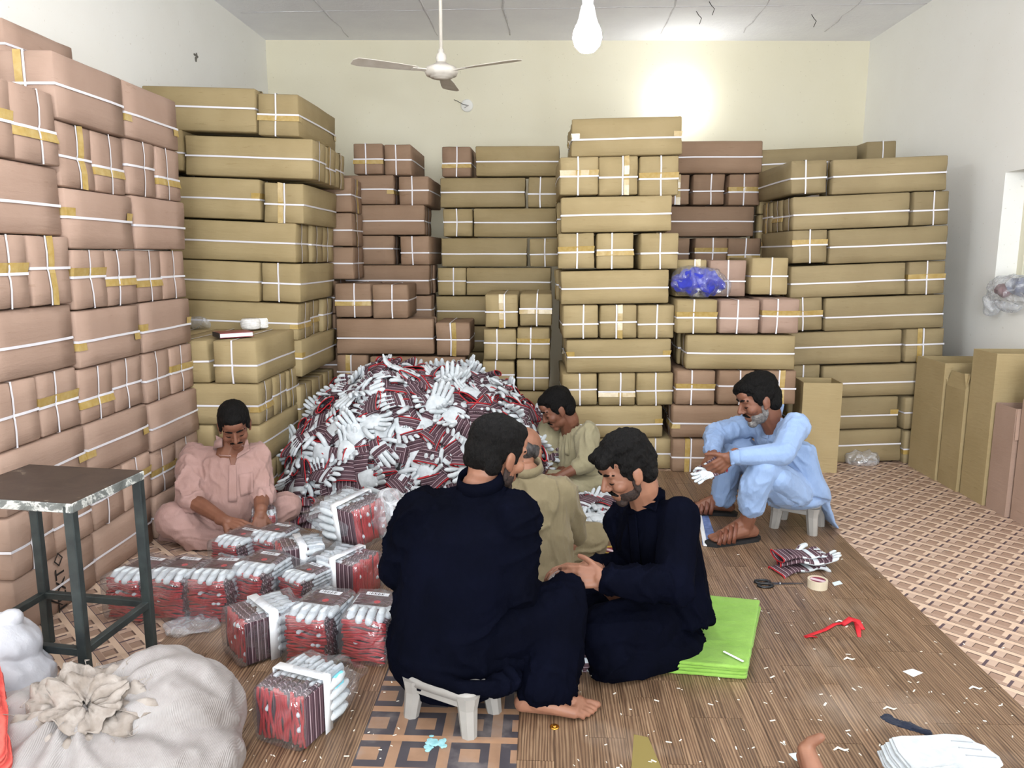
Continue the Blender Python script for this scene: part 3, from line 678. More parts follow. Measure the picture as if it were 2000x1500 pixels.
def hair_cap(root, T, M, s, m, style='short', amp=.004):
    mb = MB(); E = lambda p, r: mb.ell(T(*p), tuple(q * s for q in r), M, 20, 13)
    if style != 'bald':
        E((0, -.020, .056), (.0815, .0985, .0785)); E((0, -.050, .005), (.073, .068, .075)); E((0, .030, .083), (.062, .058, .040))
        for q in (-1, 1): E((q * .064, -.012, .030), (.019, .058, .042)); E((q * .0705, .020, .012), (.0085, .014, .028)); E((q * .058, -.052, -.030), (.02, .035, .035))
        if style == 'long': E((0, .055, .088), (.062, .045, .030)); E((-.03, .082, .082), (.036, .024, .022)); E((.03, .080, .085), (.034, .022, .02)); E((0, -.02, .092), (.078, .085, .052)); E((0, -.09, .02), (.06, .03, .06))
        if style == 'swept': E((0, .050, .086), (.060, .044, .030)); E((.012, .078, .074), (.04, .02, .017)); E((0, -.02, .086), (.078, .085, .05))
    else:
        E((0, -.058, -.002), (.072, .058, .052))
        for q in (-1, 1): E((q * .062, -.022, .004), (.019, .052, .034))
    st = M.inverted()
    def d(p, n):
        l = st @ (p - T(0, 0, 0)); return amp * (noise.noise(Vector((l.x * 150, l.y * 45, l.z * 60))) + .6 * noise.noise(Vector((l.x * 60 + 9, l.y * 30, l.z * 30))))
    return remesh(mb, 'hair', .0045, m, root, 2, d)
def hand(mb, wrist, d, up, curl=25, thumb=1, s=1.0, spread=.0, tcurl=20):
    d = Vector(d).normalized(); up = Vector(up); up = (up - d * up.dot(d)).normalized(); sd = d.cross(up) * thumb; w = Vector(wrist)
    mb.cap(w - d * .03 * s, .026 * s, w + d * .015 * s, .024 * s, 10, 1.25, sd)
    fl = ((.042, .026, .021), (.046, .030, .022), (.043, .028, .021), (.034, .021, .018))
    for i in range(4):
        o = (1.5 - i); k0 = w + sd * .012 * o * s; kn = w + d * (.088 - .004 * abs(o - .5)) * s + sd * .0205 * o * s - up * .003 * abs(o) * s
        mb.cap(k0, .0135 * s, kn, .0112 * s, 8); p = kn; dd = (d + sd * o * spread).normalized(); r = .0095
        for j in range(3):
            ax = sd * thumb; ang = -R(curl * (1.0 if j else .8) * (1 + .07 * i))
            dd = (Matrix.Rotation(ang * thumb, 3, sd) @ dd); q = p + dd * fl[i][j] * s
            r2 = r - .0009; mb.cap(p, r * s, q, r2 * s, 8); p = q; r = r2
    p = w + d * .022 * s + sd * .026 * s; mb.cap(w + sd * .01 * s, .017 * s, p, .0165 * s, 8); dd = (d * .62 + sd * .70 - up * .30).normalized(); r = .0135
    for j, l in enumerate((.036, .030, .024)):
        q = p + dd * l * s; mb.cap(p, r * s, q, (r - .0015) * s, 8); p = q; r -= .0015
        dd = (dd + (d - sd * .5) * math.tan(R(tcurl)) * .6 - up * .1).normalized()
def foot(mb, ankle, d, med, s=1.0, z0=0.0):
    """ankle joint, heel-to-toe direction on the floor, direction of the big-toe side"""
    d = Vector(d).normalized(); md = Vector(med).normalized(); a = Vector(ankle); g = Vector((a.x, a.y, z0))
    H = lambda f, m, z: g + d * f * s + md * m * s + Vector((0, 0, z * s))
    mb.cap(H(-.045, 0, .030), .030 * s, H(-.03, 0, .045), .030 * s); mb.cap(H(-.045, 0, .030), .029 * s, H(.05, -.012, .026), .025 * s); mb.cap(H(-.01, 0, .085), .034 * s, H(.10, .012, .035), .026 * s)
    mb.cap(H(.0, 0, .05), .033 * s, H(.13, .022, .024), .023 * s); mb.cap(H(.0, -.01, .04), .030 * s, H(.115, -.028, .019), .018 * s); mb.cap(H(.13, .022, .024), .023 * s, H(.115, -.028, .019), .018 * s)
    mb.ell(H(-.005, .030, .078), (.012 * s,) * 3); mb.ell(H(-.012, -.030, .068), (.012 * s,) * 3)
    for i, (f, m, r, l) in enumerate(((.145, .030, .0135, .042), (.145, .010, .0100, .034), (.140, -.006, .0095, .030), (.132, -.021, .0090, .026), (.120, -.035, .0085, .022))):
        mb.chain([H(f - .02, m, .022), H(f + l * .5, m + .001, .017), H(f + l, m + .002, r * .95)], [r * 1.1 * s, r * s, r * .95 * s], 8)
def folds(ax=(1, 1, 1), a=.007, fr=11, seed=0, fine=.0010, rot=None):
    """long creases: ridged noise drawn out along one direction, fading in and out over the garment"""
    ax = Vector(ax); off = Vector((seed * 3.7, seed * 1.3, seed * 2.1))
    def d(p, n):
        q = rot @ p if rot else p
        m = min(1.0, max(0.0, .55 + 1.3 * noise.noise(p * 3.3 + off)))
        q = Vector((q.x * ax.x, q.y * ax.y, q.z * ax.z)) * fr
        q = q + noise.noise_vector(p * 4.0 + off) * .9 + off
        r = max(0.0, 1 - abs(noise.noise(q)) * 2.6); r2 = max(0.0, 1 - abs(noise.noise(q * 2.1 + off)) * 2.8)
        return a * 1.35 * (m * (1.1 * r * r * r + .35 * r2 * r2) - .25) + fine * noise.noise(p * 40)
    return d
def cloth(name, c1, c2, sheen=.2, spec=.2):
    t = NT(name); v = t.coord('Object'); p = t.p
    t.l(t.ramp(t.noise(v, 5, 4), [(.3, C(c1)), (.7, C(c2))]), p.inputs['Base Color'])
    p.inputs['Roughness'].default_value = .85; p.inputs['Specular IOR Level'].default_value = spec; p.inputs['Sheen Weight'].default_value = sheen
    h = t.math('MULTIPLY_ADD', t.noise(t.a('ShaderNodeMapping', {0: v, 'Scale': (1, 1, .45)}).outputs[0], 26, 4, .6), 1, t.math('MULTIPLY', t.noise(v, 420, 2), .06))
    t.bump(h, .5, .010); return t.m
SKIN = mat('skin', '6b4433', '7d5340', 9, .5, .15, 180, .001, spec=.35, sss=.06)
SKIN2 = mat('skin_light', '7f5643', '926751', 9, .5, .15, 180, .001, spec=.35, sss=.06)
HAIR = mat('black_hair', '040303', '0d0b0a', 120, .7, 1.0, 230, .006, (1.0, .30, .45), spec=.15)
GREY = mat('grey_beard', '5d5957', '85817e', 60, .85, .3, 300, .002)
STUB = mat('dark_beard', '1d1614', '3a2a23', 140, .75, .6, 300, .002)
Z = Vector((0, 0, 1))
def collar(root, c, fwd, up, r, m, h=.035, w=.008):
    M = frame(fwd, up); c = Vector(c); mb = MB()
    pts = [c + M @ Vector((r * math.sin(a), r * .95 * math.cos(a), .012 * math.cos(a))) for a in [R(18) + R(324) * i / 22 for i in range(23)]]
    # stand collar as a folded band, open at the throat
    vs = []; u = M @ Vector((0, 0, 1))
    for k, p in enumerate(pts):
        o = (p - c); o = (o - u * o.dot(u)).normalized(); e = 1 + .35 * abs(k - 11) / 11
        vs += [p - o * w, p + u * h - o * w * .6, p + u * (h + .004) + o * w * .2, p + o * w * 1.6 + u * (h * .1 - .022 * (e - 1)), p + o * w]
    fs = []
    for i in range(len(pts) - 1):
        for k in range(5): fs.append((i * 5 + k, (i + 1) * 5 + k, (i + 1) * 5 + (k + 1) % 5, i * 5 + (k + 1) % 5))
    fs += [(0, 1, 2, 3, 4), tuple((len(pts) - 1) * 5 + k for k in (4, 3, 2, 1, 0))]
    mb.add(vs, fs); return mb.build('collar', m, root, True)
def sec(c, a, ra, b, rb): return (Vector(c), Vector(a).normalized() * ra, Vector(b).normalized() * rb)
# ---- man in light blue on a low stool, turned to the left
m_blue = cloth('light_blue_cotton', '7d94b8', '8ea4c6', .1)
gp = onZ(1545, 1020); blue = empty('person', (1.32, 4.15, 0), 0, 'bearded man in light blue shalwar kameez on a low stool, sorting gloves', 'person')
bpy.context.view_layer.update()
sk, sh, tr = MB(), MB(), MB()
hc = P(1481, 781, 4.14); T, M = head(sk, hc, (-.90, -.16, -.36), (-.36, 0, .93), 1.12, 1.05)
nb = P(1520, 845, 4.17); pel = P(1566, 955, 4.15); ls = P(1555, 830, 3.98); rs_ = P(1474, 830, 4.36)
sk.chain([T(0, -.02, -.09), nb, P(1545, 900, 4.17), pel], [.058, .07, .11, .11])
le, lw = P(1528, 886, 3.83), P(1428, 893, 3.84); re, rw = P(1396, 850, 4.30), P(1391, 884, 4.10)
sk.chain([ls, le, lw], [.042, .040, .03]); sk.chain([rs_, re, rw], [.042, .040, .03])
hand(sk, lw, P(1385, 925, 3.86) - lw, Vector((.45, -.8, .4)), 30, 1, 1.05); hand(sk, rw, P(1372, 915, 3.98) - rw, Vector((-.5, .2, .8)), 34, -1, 1.05)
lk, la = P(1492, 915, 3.86), P(1455, 1034, 3.93); rk, ra = P(1436, 868, 4.34), P(1408, 985, 4.36)
la.z = ra.z = .085
sk.chain([pel, lk, la], [.07, .055, .04]); sk.chain([pel, rk, ra], [.07, .055, .04])
foot(sk, (la.x, la.y, .085), (-.9, -.28, 0), (.25, .95, 0), 1.1, .022); foot(sk, (ra.x, ra.y, .085), (-.97, .12, 0), (-.1, -.95, 0), 1.1, .022)
body = remesh(sk, 'body', .0045, SKIN, blue, 2)
A = (ls - rs_).normalized(); B = Vector((-.93, -.2, .25))
loft(sh, [sec(nb + Vector((.0, 0, .015)), A, .065, B, .065), sec(nb + Vector((.015, 0, -.03)), A, .15, B, .085), sec(P(1530, 868, 4.15), A, .215, B, .125), sec(P(1548, 920, 4.15), A, .205, B, .13), sec(P(1562, 948, 4.15), A, .20, B, .135), sec(P(1566, 968, 4.15), A, .19, B, .13)])
sh.chain([ls, le, le + (lw - le) * .55, lw + (le - lw) * .10], [.072, .066, .055, .047]); sh.chain([rs_, re, re + (rw - re) * .5, rw + (re - rw) * .10], [.074, .064, .055, .048])
sh.cap(nb + Vector((.01, 0, -.035)), .07, ls, .068); sh.cap(nb + Vector((.01, 0, -.035)), .07, rs_, .068)
# skirt of the kameez over the thigh and down behind the stool
loft(sh, [sec(P(1590, 955, 4.20), (0, 1, 0), .17, (1, 0, .2), .04), sec(P(1604, 985, 4.22), (0, 1, 0), .15, (1, 0, .3), .025), sec(P(1614, 1008, 4.22), (0, 1, 0), .13, (1, 0, .3), .018), sec(P(1626, 1022, 4.22), (0, 1, 0), .10, (1, 0, .3), .014)])
sh.chain([P(1560, 965, 3.98), P(1520, 935, 3.86)], [.075, .07])
blue_sh = remesh(sh, 'kameez', .008, m_blue, blue, 3, folds((1, 1, .16), .0085, 13, 3, rot=Matrix.Rotation(R(40), 3, 'Y')))
tr.chain([pel, P(1530, 950, 3.98), lk, P(1474, 950, 3.87)], [.12, .115, .085, .085]); tr.chain([P(1474, 950, 3.87), P(1468, 985, 3.9)], [.082, .075])
tr.chain([pel, P(1490, 915, 4.28), rk, P(1420, 925, 4.34), P(1412, 968, 4.35)], [.12, .11, .082, .078, .068]); tr.ell(P(1548, 965, 4.13), (.18, .18, .075))
remesh(tr, 'shalwar', .008, m_blue, blue, 3, folds((1, 1, .16), .012, 13, 8, rot=Matrix.Rotation(R(-25), 3, 'Y')))
collar(blue, nb + Vector((-.008, 0, .034)), (-.85, -.15, .3), (-.35, 0, .93), .072, m_blue, .042)
hair_cap(blue, T, M, 1.12, HAIR, 'swept'); face_bits(blue, T, M, 1.12, HAIR, moust=1.0)
def beard(root, T, M, s, m, amp=.0015, g=0.0):
    bd = MB(); E_ = lambda p, r: bd.ell(T(*p), tuple((q + g) * s for q in r), M, 18, 12)
    E_((0, .022, -.065), (.0540, .0575, .0465)); E_((0, .064, -.095), (.0265, .0225, .0215))
    for q in (-1, 1): E_((q * .0600, .008, -.040), (.0070, .014, .036))
    return remesh(bd, 'beard', .0035, m, root, 1, lambda p, n: amp * noise.noise(p * 190))
beard(blue, T, M, 1.12, GREY, .003, .0015)
# sandals
m_leather = mat('brown_leather', '5f3626', '704433', 20, .45, .3, 120, .002); m_sole = mat('black_rubber', '1b1a1b', rough=.8)
def sandal(ankle, d, med, s, label):
    d = Vector(d).normalized(); md = Vector(med).normalized(); g = Vector((ankle.x, ankle.y, 0)); o = empty('sandal', g, 0, label, 'sandal', 'the blue-clad man\'s sandals')
    H = lambda f, m_, z: d * f * s + md * m_ * s + Vector((0, 0, z))
    out = [(-.085, 0), (-.075, .028), (-.02, .030), (.06, .034), (.13, .052), (.18, .048), (.205, .02), (.19, -.02), (.14, -.048), (.05, -.044), (-.03, -.034), (-.075, -.028)]
    vs = [H(f, m_, z) for z in (0, .022) for f, m_ in out]; n = len(out)
    if (vs[1] - vs[0]).cross(vs[2] - vs[1]).z > 0: pass
    mobj('sole', vs, [tuple(range(n))[::-1], tuple(range(n, 2 * n))] + [(i, (i + 1) % n, n + (i + 1) % n, n + i) for i in range(n)], m_sole, o)
    for k in range(4):
        f = .045 + .025 * k; hgt = .112 - .015 * k
        mb = MB(); mb.tube([H(f + .01, -.052, .02), H(f + .004, -.045, hgt * .62), H(f, -.012, hgt), H(f, .022, hgt * .96), H(f + .004, .053, hgt * .6), H(f + .012, .057, .02)], .0045, 8, flat=2.7, up=d); mb.build('strap', m_leather, o, True)
sandal(la, (-.9, -.28, 0), (.25, .95, 0), 1.15, 'brown leather sandal on the near foot of the man in blue'); sandal(ra, (-.97, .12, 0), (-.1, -.95, 0), 1.15, 'brown leather sandal on the far foot of the man in blue')
# ---- man in pink, cross-legged by the left pile
m_pink = cloth('dusty_pink_cotton', '98786f', 'a98982', .1)
pink = empty('person', (-1.62, 3.95, 0), 0, 'moustached man in dusty pink shalwar kameez sitting cross-legged by the left pile', 'person'); bpy.context.view_layer.update()
sk, sh, tr = MB(), MB(), MB()
hc = P(458, 831, 3.93); T, M = head(sk, hc, (.33, -.80, -.50), (.10, -.45, .88), 1.0)
nb = P(448, 884, 3.98); pel = P(440, 1030, 4.05); pel.z = .13; rs_ = P(378, 892, 4.02); ls = P(503, 892, 4.06)
sk.chain([T(0, -.02, -.08), nb, P(442, 950, 4.02), pel], [.058, .07, .11, .11])
re, rw = P(367, 972, 3.80), P(440, 1017, 3.66); le, lw = P(512, 962, 3.93), P(509, 1003, 3.72)
sk.chain([rs_, re, re + (rw - re) * .4, rw], [.05, .044, .042, .029]); sk.chain([ls, le, le + (lw - le) * .4, lw], [.05, .044, .042, .029])
hand(sk, rw, Vector((.85, -.25, -.12)), Vector((.1, -.35, .93)), 14, 1, 1.05, .06); hand(sk, lw, Vector((.10, -.5, -.55)), Vector((.4, -.5, .7)), 30, -1, 1.0)
rk, lk = P(345, 1050, 3.78), P(562, 1006, 4.05); rk.z = .13; lk.z = .12
sk.chain([pel, rk, P(440, 1075, 3.78)], [.09, .06, .045]); sk.chain([pel, lk, P(470, 1050, 3.92)], [.09, .06, .045])
body = remesh(sk, 'body', .0045, SKIN, pink, 2)
A = (ls - rs_).normalized(); B = Vector((.2, -.95, -.1))
loft(sh, [sec(nb + Vector((0, 0, .012)), A, .06, B, .06), sec(nb + Vector((0, 0, -.025)), A, .145, B, .085), sec(P(440, 920, 3.99), A, .205, B, .12), sec(P(438, 960, 3.98), A, .20, B, .145), sec(P(436, 1000, 3.98), A, .205, B, .16), sec(P(432, 1025, 3.98), A, .22, B, .17)])
sh.cap(nb + Vector((0, 0, -.04)), .068, ls, .066); sh.cap(nb + Vector((0, 0, -.04)), .068, rs_, .066)
sh.chain([rs_ + A * .006, re + (rs_ - re) * .25, re + (rw - re) * .06], [.083, .075, .064]); sh.cap(re + (rw - re) * .02, .066, re + (rw - re) * .10, .066)
sh.chain([ls - A * .006, le + (ls - le) * .25, le + (lw - le) * .12], [.083, .072, .062]); sh.cap(le + (lw - le) * .06, .064, le + (lw - le) * .20, .064)
loft(sh, [sec(P(400, 1010, 3.98), (1, .2, 0), .22, (0, 1, 0), .16), sec(P(385, 1045, 3.98), (1, .2, 0), .22, (0, 1, 0), .17)])
pink_sh = remesh(sh, 'kameez', .008, m_pink, pink, 3, folds((1, 1, .16), .012, 14, 5))
tr.chain([pel, P(385, 1040, 3.86), rk], [.13, .12, .11]); tr.chain([rk, P(400, 1068, 3.76), P(455, 1075, 3.76)], [.105, .095, .08]); tr.chain([pel, P(505, 1020, 4.05), lk], [.12, .10, .085]); tr.chain([lk, P(520, 1040, 3.98), P(468, 1058, 3.90)], [.08, .075, .07]); tr.ell(P(440, 1050, 3.95), (.22, .2, .10))
for v in list(range(len(tr.v))):
    if tr.v[v].z < .004: tr.v[v].z = .004
remesh(tr, 'shalwar', .008, m_pink, pink, 3, folds((.22, 1, 1), .013, 14, 2))
collar(pink, nb + Vector((.005, -.015, .03)), (.25, -.9, .2), (.05, -.3, .95), .068, m_pink, .038)
hair_cap(pink, T, M, 1.0, HAIR, 'short', .002); face_bits(pink, T, M, 1.0, HAIR, moust=.9)
# ---- man in pale khaki beyond the sorted gloves, one knee drawn up, facing left
m_khk = cloth('pale_khaki_cotton', '8c8468', '9d957a', .1)
kh = empty('person', (.14, 4.78, 0), 0, 'man in pale khaki with one knee up beside the glove heap', 'person'); bpy.context.view_layer.update()
sk, sh, tr = MB(), MB(), MB()
hc = P(1089, 799, 4.74); T, M = head(sk, hc, (-.83, -.22, -.50), (-.50, -.05, .86), 1.06)
nb = P(1117, 846, 4.80); pel = P(1125, 935, 4.85); pel.z = .14; ls = P(1150, 850, 4.66); rs_ = P(1092, 852, 4.98)
sk.chain([T(0, -.02, -.08), nb, P(1125, 890, 4.82), pel], [.058, .07, .11, .11])
le, lw = P(1146, 905, 4.58), P(1090, 932, 4.52); re, rw = P(1068, 900, 4.86), P(1072, 930, 4.62)
sk.chain([ls, le, lw], [.05, .042, .028]); sk.chain([rs_, re, rw], [.05, .042, .028]); hand(sk, lw, (-.9, -.2, -.25), (0, -.4, .9), 20, 1); hand(sk, rw, (-.5, -.6, -.3), (0, -.4, .9), 20, -1)
rk = P(1072, 842, 4.86); sk.chain([pel, rk, P(1068, 935, 4.75)], [.09, .06, .045]); lk = P(1085, 950, 4.62); lk.z = .10; sk.chain([pel, lk, P(1130, 955, 4.6)], [.09, .06, .04])
remesh(sk, 'body', .0045, SKIN, kh, 2)
A = (ls - rs_).normalized(); B = Vector((-.9, -.3, 0))
loft(sh, [sec(nb + Vector((0, 0, .012)), A, .06, B, .06), sec(nb + Vector((.01, 0, -.025)), A, .14, B, .085), sec(P(1122, 880, 4.81), A, .20, B, .125), sec(P(1126, 920, 4.82), A, .20, B, .14), sec(P(1128, 948, 4.83), A, .215, B, .16)])
sh.cap(nb + Vector((0, 0, -.04)), .068, ls, .066); sh.cap(nb + Vector((0, 0, -.04)), .068, rs_, .066)
sh.chain([ls - A * .006, le, le + (lw - le) * .12], [.08, .066, .058]); sh.cap(le + (lw - le) * .10, .058, le + (lw - le) * .28, .056); sh.chain([rs_ + A * .006, re, re + (rw - re) * .3], [.08, .064, .056])
kh_sh = remesh(sh, 'kameez', .008, m_khk, kh, 3, folds((1, 1, .16), .012, 14, 11))
tr.chain([pel, P(1090, 890, 4.86), rk], [.12, .105, .085]); tr.chain([rk, P(1066, 880, 4.80), P(1066, 908, 4.78)], [.088, .085, .075]); tr.chain([pel, P(1110, 950, 4.7), lk], [.13, .11, .09]); tr.chain([lk, P(1135, 955, 4.62), P(1165, 945, 4.70)], [.085, .085, .09])
for v in tr.v: v.z = max(v.z, .004)
remesh(tr, 'shalwar', .008, m_khk, kh, 3, folds((.25, 1, 1), .012, 14, 13))
collar(kh, nb + Vector((-.012, 0, .03)), (-.85, -.2, .2), (-.35, 0, .93), .068, m_khk, .038)
hair_cap(kh, T, M, 1.06, HAIR, 'short', .002); face_bits(kh, T, M, 1.06, HAIR, moust=.8)
# ---- balding man in olive khaki, seen from behind
m_olv = cloth('olive_khaki_cotton', '73684f', '83775d', .1)
ol = empty('person', (.0, 3.42, 0), 0, 'balding man in olive khaki seen from behind, sitting on the floor', 'person'); bpy.context.view_layer.update()
sk, sh, tr = MB(), MB(), MB()
hc = P(1026, 885, 3.55); T, M = head(sk, hc, (.35, .80, -.48), (.12, .45, .88), 1.0)
nb = P(1028, 928, 3.46); pel = P(1035, 1120, 3.42); pel.z = .13; rs_ = P(1098, 962, 3.46); ls = P(952, 962, 3.52)
sk.chain([T(0, -.02, -.08), nb, P(1030, 1020, 3.44), pel], [.058, .07, .11, .11])
re, rw = P(1122, 1046, 3.54), P(1085, 1050, 3.75); le, lw = P(935, 1050, 3.60), P(985, 1050, 3.80)
sk.chain([rs_, re, rw], [.05, .042, .028]); sk.chain([ls, le, lw], [.05, .042, .028]); hand(sk, rw, (-.5, .8, 0), (0, 0, 1), 25, -1); hand(sk, lw, (.5, .8, 0), (0, 0, 1), 25, 1)
rk = P(1150, 1072, 3.62); lk = P(915, 1070, 3.72); rk.z = lk.z = .11
sk.chain([pel, rk, P(1060, 1075, 3.8)], [.09, .06, .045]); sk.chain([pel, lk, P(1000, 1075, 3.8)], [.09, .06, .045])
remesh(sk, 'body', .0045, SKIN2, ol, 2)
A = (rs_ - ls).normalized(); B = Vector((0, 1, -.1))
loft(sh, [sec(nb + Vector((0, 0, .012)), A, .062, B, .062), sec(nb + Vector((0, 0, -.02)), A, .15, B, .085), sec(P(1027, 975, 3.45), A, .20, B, .12), sec(P(1030, 1030, 3.43), A, .20, B, .13), sec(P(1034, 1085, 3.42), A, .205, B, .14), sec(P(1036, 1135, 3.40), A, .22, B, .16)])
sh.cap(nb + Vector((0, 0, -.04)), .068, ls, .066); sh.cap(nb + Vector((0, 0, -.04)), .068, rs_, .066)
sh.chain([rs_ - A * .006, re, re + (rw - re) * .5], [.08, .066, .056]); sh.chain([ls + A * .006, le, le + (lw - le) * .5], [.08, .066, .056])
for v in sh.v: v.z = max(v.z, .006)
remesh(sh, 'kameez', .008, m_olv, ol, 3, folds((1, 1, .14), .011, 13, 17))
tr.chain([pel, P(1095, 1090, 3.55), rk], [.13, .115, .10]); tr.chain([rk, P(1120, 1075, 3.75), P(1060, 1078, 3.82)], [.09, .08, .07]); tr.chain([pel, P(975, 1090, 3.6), lk], [.13, .115, .10]); tr.chain([lk, P(950, 1075, 3.8), P(1010, 1078, 3.84)], [.09, .08, .07])
for v in tr.v: v.z = max(v.z, .004)
remesh(tr, 'shalwar', .008, m_olv, ol, 3, folds((.3, .3, 1), .012, 14, 19))
collar(ol, nb + Vector((0, 0, .025)), (.2, .9, .1), (.05, .3, .95), .07, m_olv, .036)
hair_cap(ol, T, M, 1.0, mat('grey_black_hair', '1c1a1b', '4a4645', 60, .6, .6, 260, .002), 'bald', .002); face_bits(ol, T, M, 1.0, HAIR, moust=.0)
# ---- man in navy on the near stool, seen from behind
m_nvy = cloth('navy_cotton', '05060d', '080a16', .0, .02)
nv = empty('person', (-.22, 2.42, 0), 0, 'man in dark navy shalwar kameez on the near stool, back to the camera', 'person'); bpy.context.view_layer.update()
sk, sh, tr = MB(), MB(), MB()
hc = P(971, 888, 2.56); T, M = head(sk, hc, (.72, .62, -.30), (.22, .18, .96), 1.06)
nb = P(938, 957, 2.50); pel = P(888, 1265, 2.45); ls = P(822, 1000, 2.50); rs_ = P(1006, 1010, 2.44)
sk.chain([T(0, -.02, -.08), nb, P(915, 1100, 2.46), pel], [.058, .07, .12, .12])
le, lw = P(778, 1112, 2.52), P(880, 1150, 2.72); re, rw = P(1012, 1150, 2.40), P(1075, 1180, 2.56)
sk.chain([ls, le, lw], [.05, .042, .028]); sk.chain([rs_, re, rw], [.05, .042, .028]); hand(sk, lw, (.6, .75, 0), (0, 0, 1), 25, 1); hand(sk, rw, (.35, .9, .05), (0, 0, 1), 25, -1)
rk = P(1100, 1175, 2.44); ra = onZ(1062, 1382, .085); ra.y = 2.36; ra = P(1050, 1358, 2.34); ra.z = .09
lk = P(960, 1180, 2.85); la = Vector((lk.x + .03, 2.86, .09))
sk.chain([pel, rk, ra], [.10, .065, .042]); sk.chain([pel, lk, la], [.10, .065, .042])
foot(sk, ra, (.99, -.03, 0), (.03, .99, 0), 1.06, .004); foot(sk, la, (.7, .7, 0), (.7, -.7, 0), 1.0, .004)
remesh(sk, 'body', .0045, SKIN2, nv, 2)
A = (rs_ - ls).normalized(); B = Vector((.3, .95, 0))
loft(sh, [sec(nb + Vector((.0, 0, .02)), A, .066, B, .066), sec(nb + Vector((-.005, 0, -.03)), A, .155, B, .09), sec(P(915, 1035, 2.46), A, .21, B, .13), sec(P(900, 1120, 2.44), A, .21, B, .145), sec(P(885, 1190, 2.44), A, .205, B, .16), sec(P(880, 1250, 2.43), A, .215, B, .17), sec(P(885, 1300, 2.43), A, .21, B, .18), sec(P(893, 1335, 2.42), A, .175, B, .155)])
sh.chain([P(795, 1285, 2.34), P(835, 1318, 2.27), P(900, 1342, 2.22), P(955, 1346, 2.24), P(1000, 1325, 2.32)], [.04, .03, .028, .03, .04])
sh.cap(nb + Vector((0, 0, -.04)), .068, ls, .066); sh.cap(nb + Vector((0, 0, -.04)), .068, rs_, .066)
sh.chain([ls + A * .006, le, le + (lw - le) * .6], [.086, .075, .06]); sh.chain([rs_ - A * .006, re, re + (rw - re) * .45, rw], [.086, .072, .062, .058])
sh.chain([P(905, 1275, 2.42), P(985, 1285, 2.40), P(1005, 1320, 2.40)], [.11, .08, .045]); sh.chain([P(920, 1315, 2.36), P(955, 1340, 2.34)], [.045, .028])
remesh(sh, 'kameez', .008, m_nvy, nv, 3, folds((.2, 1, 1), .011, 11, 23, rot=Matrix.Rotation(R(30), 3, 'Y')))
tr.chain([pel, P(1000, 1225, 2.43), rk], [.13, .12, .085]); tr.chain([rk, P(1090, 1260, 2.40), P(1080, 1335, 2.37)], [.088, .092, .085]); tr.chain([P(1088, 1250, 2.40), P(1058, 1335, 2.35)], [.085, .08]); tr.chain([pel, P(930, 1220, 2.65), lk, la + Vector((0, 0, .05))], [.13, .115, .09, .08])
remesh(tr, 'shalwar', .008, m_nvy, nv, 3, folds((1, 1, .15), .012, 13, 29))
collar(nv, nb + Vector((0, 0, .016)), (.5, .8, .1), (.1, .15, .98), .072, m_nvy, .04)
hair_cap(nv, T, M, 1.06, HAIR, 'short', .003); face_bits(nv, T, M, 1.06, HAIR, moust=.7)
beard(nv, T, M, 1.06, STUB)
# ---- young man in navy, cross-legged on the green folded cloth
n2 = empty('person', (.42, 2.76, 0), 0, 'young bearded man in dark navy sitting cross-legged, bagging gloves', 'person'); bpy.context.view_layer.update()
sk, sh, tr = MB(), MB(), MB()
hc = P(1224, 917, 2.80); T, M = head(sk, hc, (-.84, -.30, -.44), (-.40, -.12, .90), 1.05, 1.05)
nb = P(1266, 985, 2.86); pel = P(1310, 1235, 2.86); pel.z = .15; ls = P(1330, 1010, 2.74); rs_ = P(1215, 1020, 3.04)
sk.chain([T(0, -.02, -.08), nb, P(1285, 1110, 2.86), pel], [.058, .07, .115, .12])
le, lw = P(1318, 1142, 2.60), P(1180, 1130, 2.53); re, rw = P(1245, 1105, 2.92), P(1152, 1108, 2.68)
sk.chain([ls, le, lw], [.05, .042, .028]); sk.chain([rs_, re, rw], [.05, .042, .028])
hand(sk, lw, (-.95, .05, .05), (.1, -.75, .5), 22, 1, 1.02); hand(sk, rw, (-.95, -.1, .12), (0, .3, .95), 24, -1, 1.02)
lk = P(1178, 1240, 2.60); rk = P(1130, 1180, 2.95); lk.z = .17; rk.z = .17
sk.chain([pel, lk, P(1250, 1300, 2.62)], [.10, .065, .045]); sk.chain([pel, rk, P(1200, 1240, 2.85)], [.10, .065, .045])
remesh(sk, 'body', .0045, SKIN2, n2, 2)
A = (ls - rs_).normalized(); B = Vector((-.92, -.35, 0))
loft(sh, [sec(nb + Vector((0, 0, .016)), A, .062, B, .062), sec(nb + Vector((.01, 0, -.025)), A, .145, B, .085), sec(P(1280, 1050, 2.86), A, .20, B, .125), sec(P(1292, 1120, 2.85), A, .20, B, .135), sec(P(1298, 1180, 2.84), A, .20, B, .15), sec(P(1302, 1222, 2.84), A, .195, B, .155)])
sh.cap(nb + Vector((0, 0, -.04)), .068, ls, .066); sh.cap(nb + Vector((0, 0, -.04)), .068, rs_, .066)
sh.chain([ls - A * .006, le, le + (lw - le) * .55, lw + (le - lw) * .08], [.084, .072, .058, .05]); sh.chain([rs_ + A * .006, re, re + (rw - re) * .5, rw + (re - rw) * .12], [.084, .07, .058, .05])
n2_sh = remesh(sh, 'kameez', .008, m_nvy, n2, 3, folds((1, 1, .2), .012, 13, 31, rot=Matrix.Rotation(R(20), 3, 'Y')))
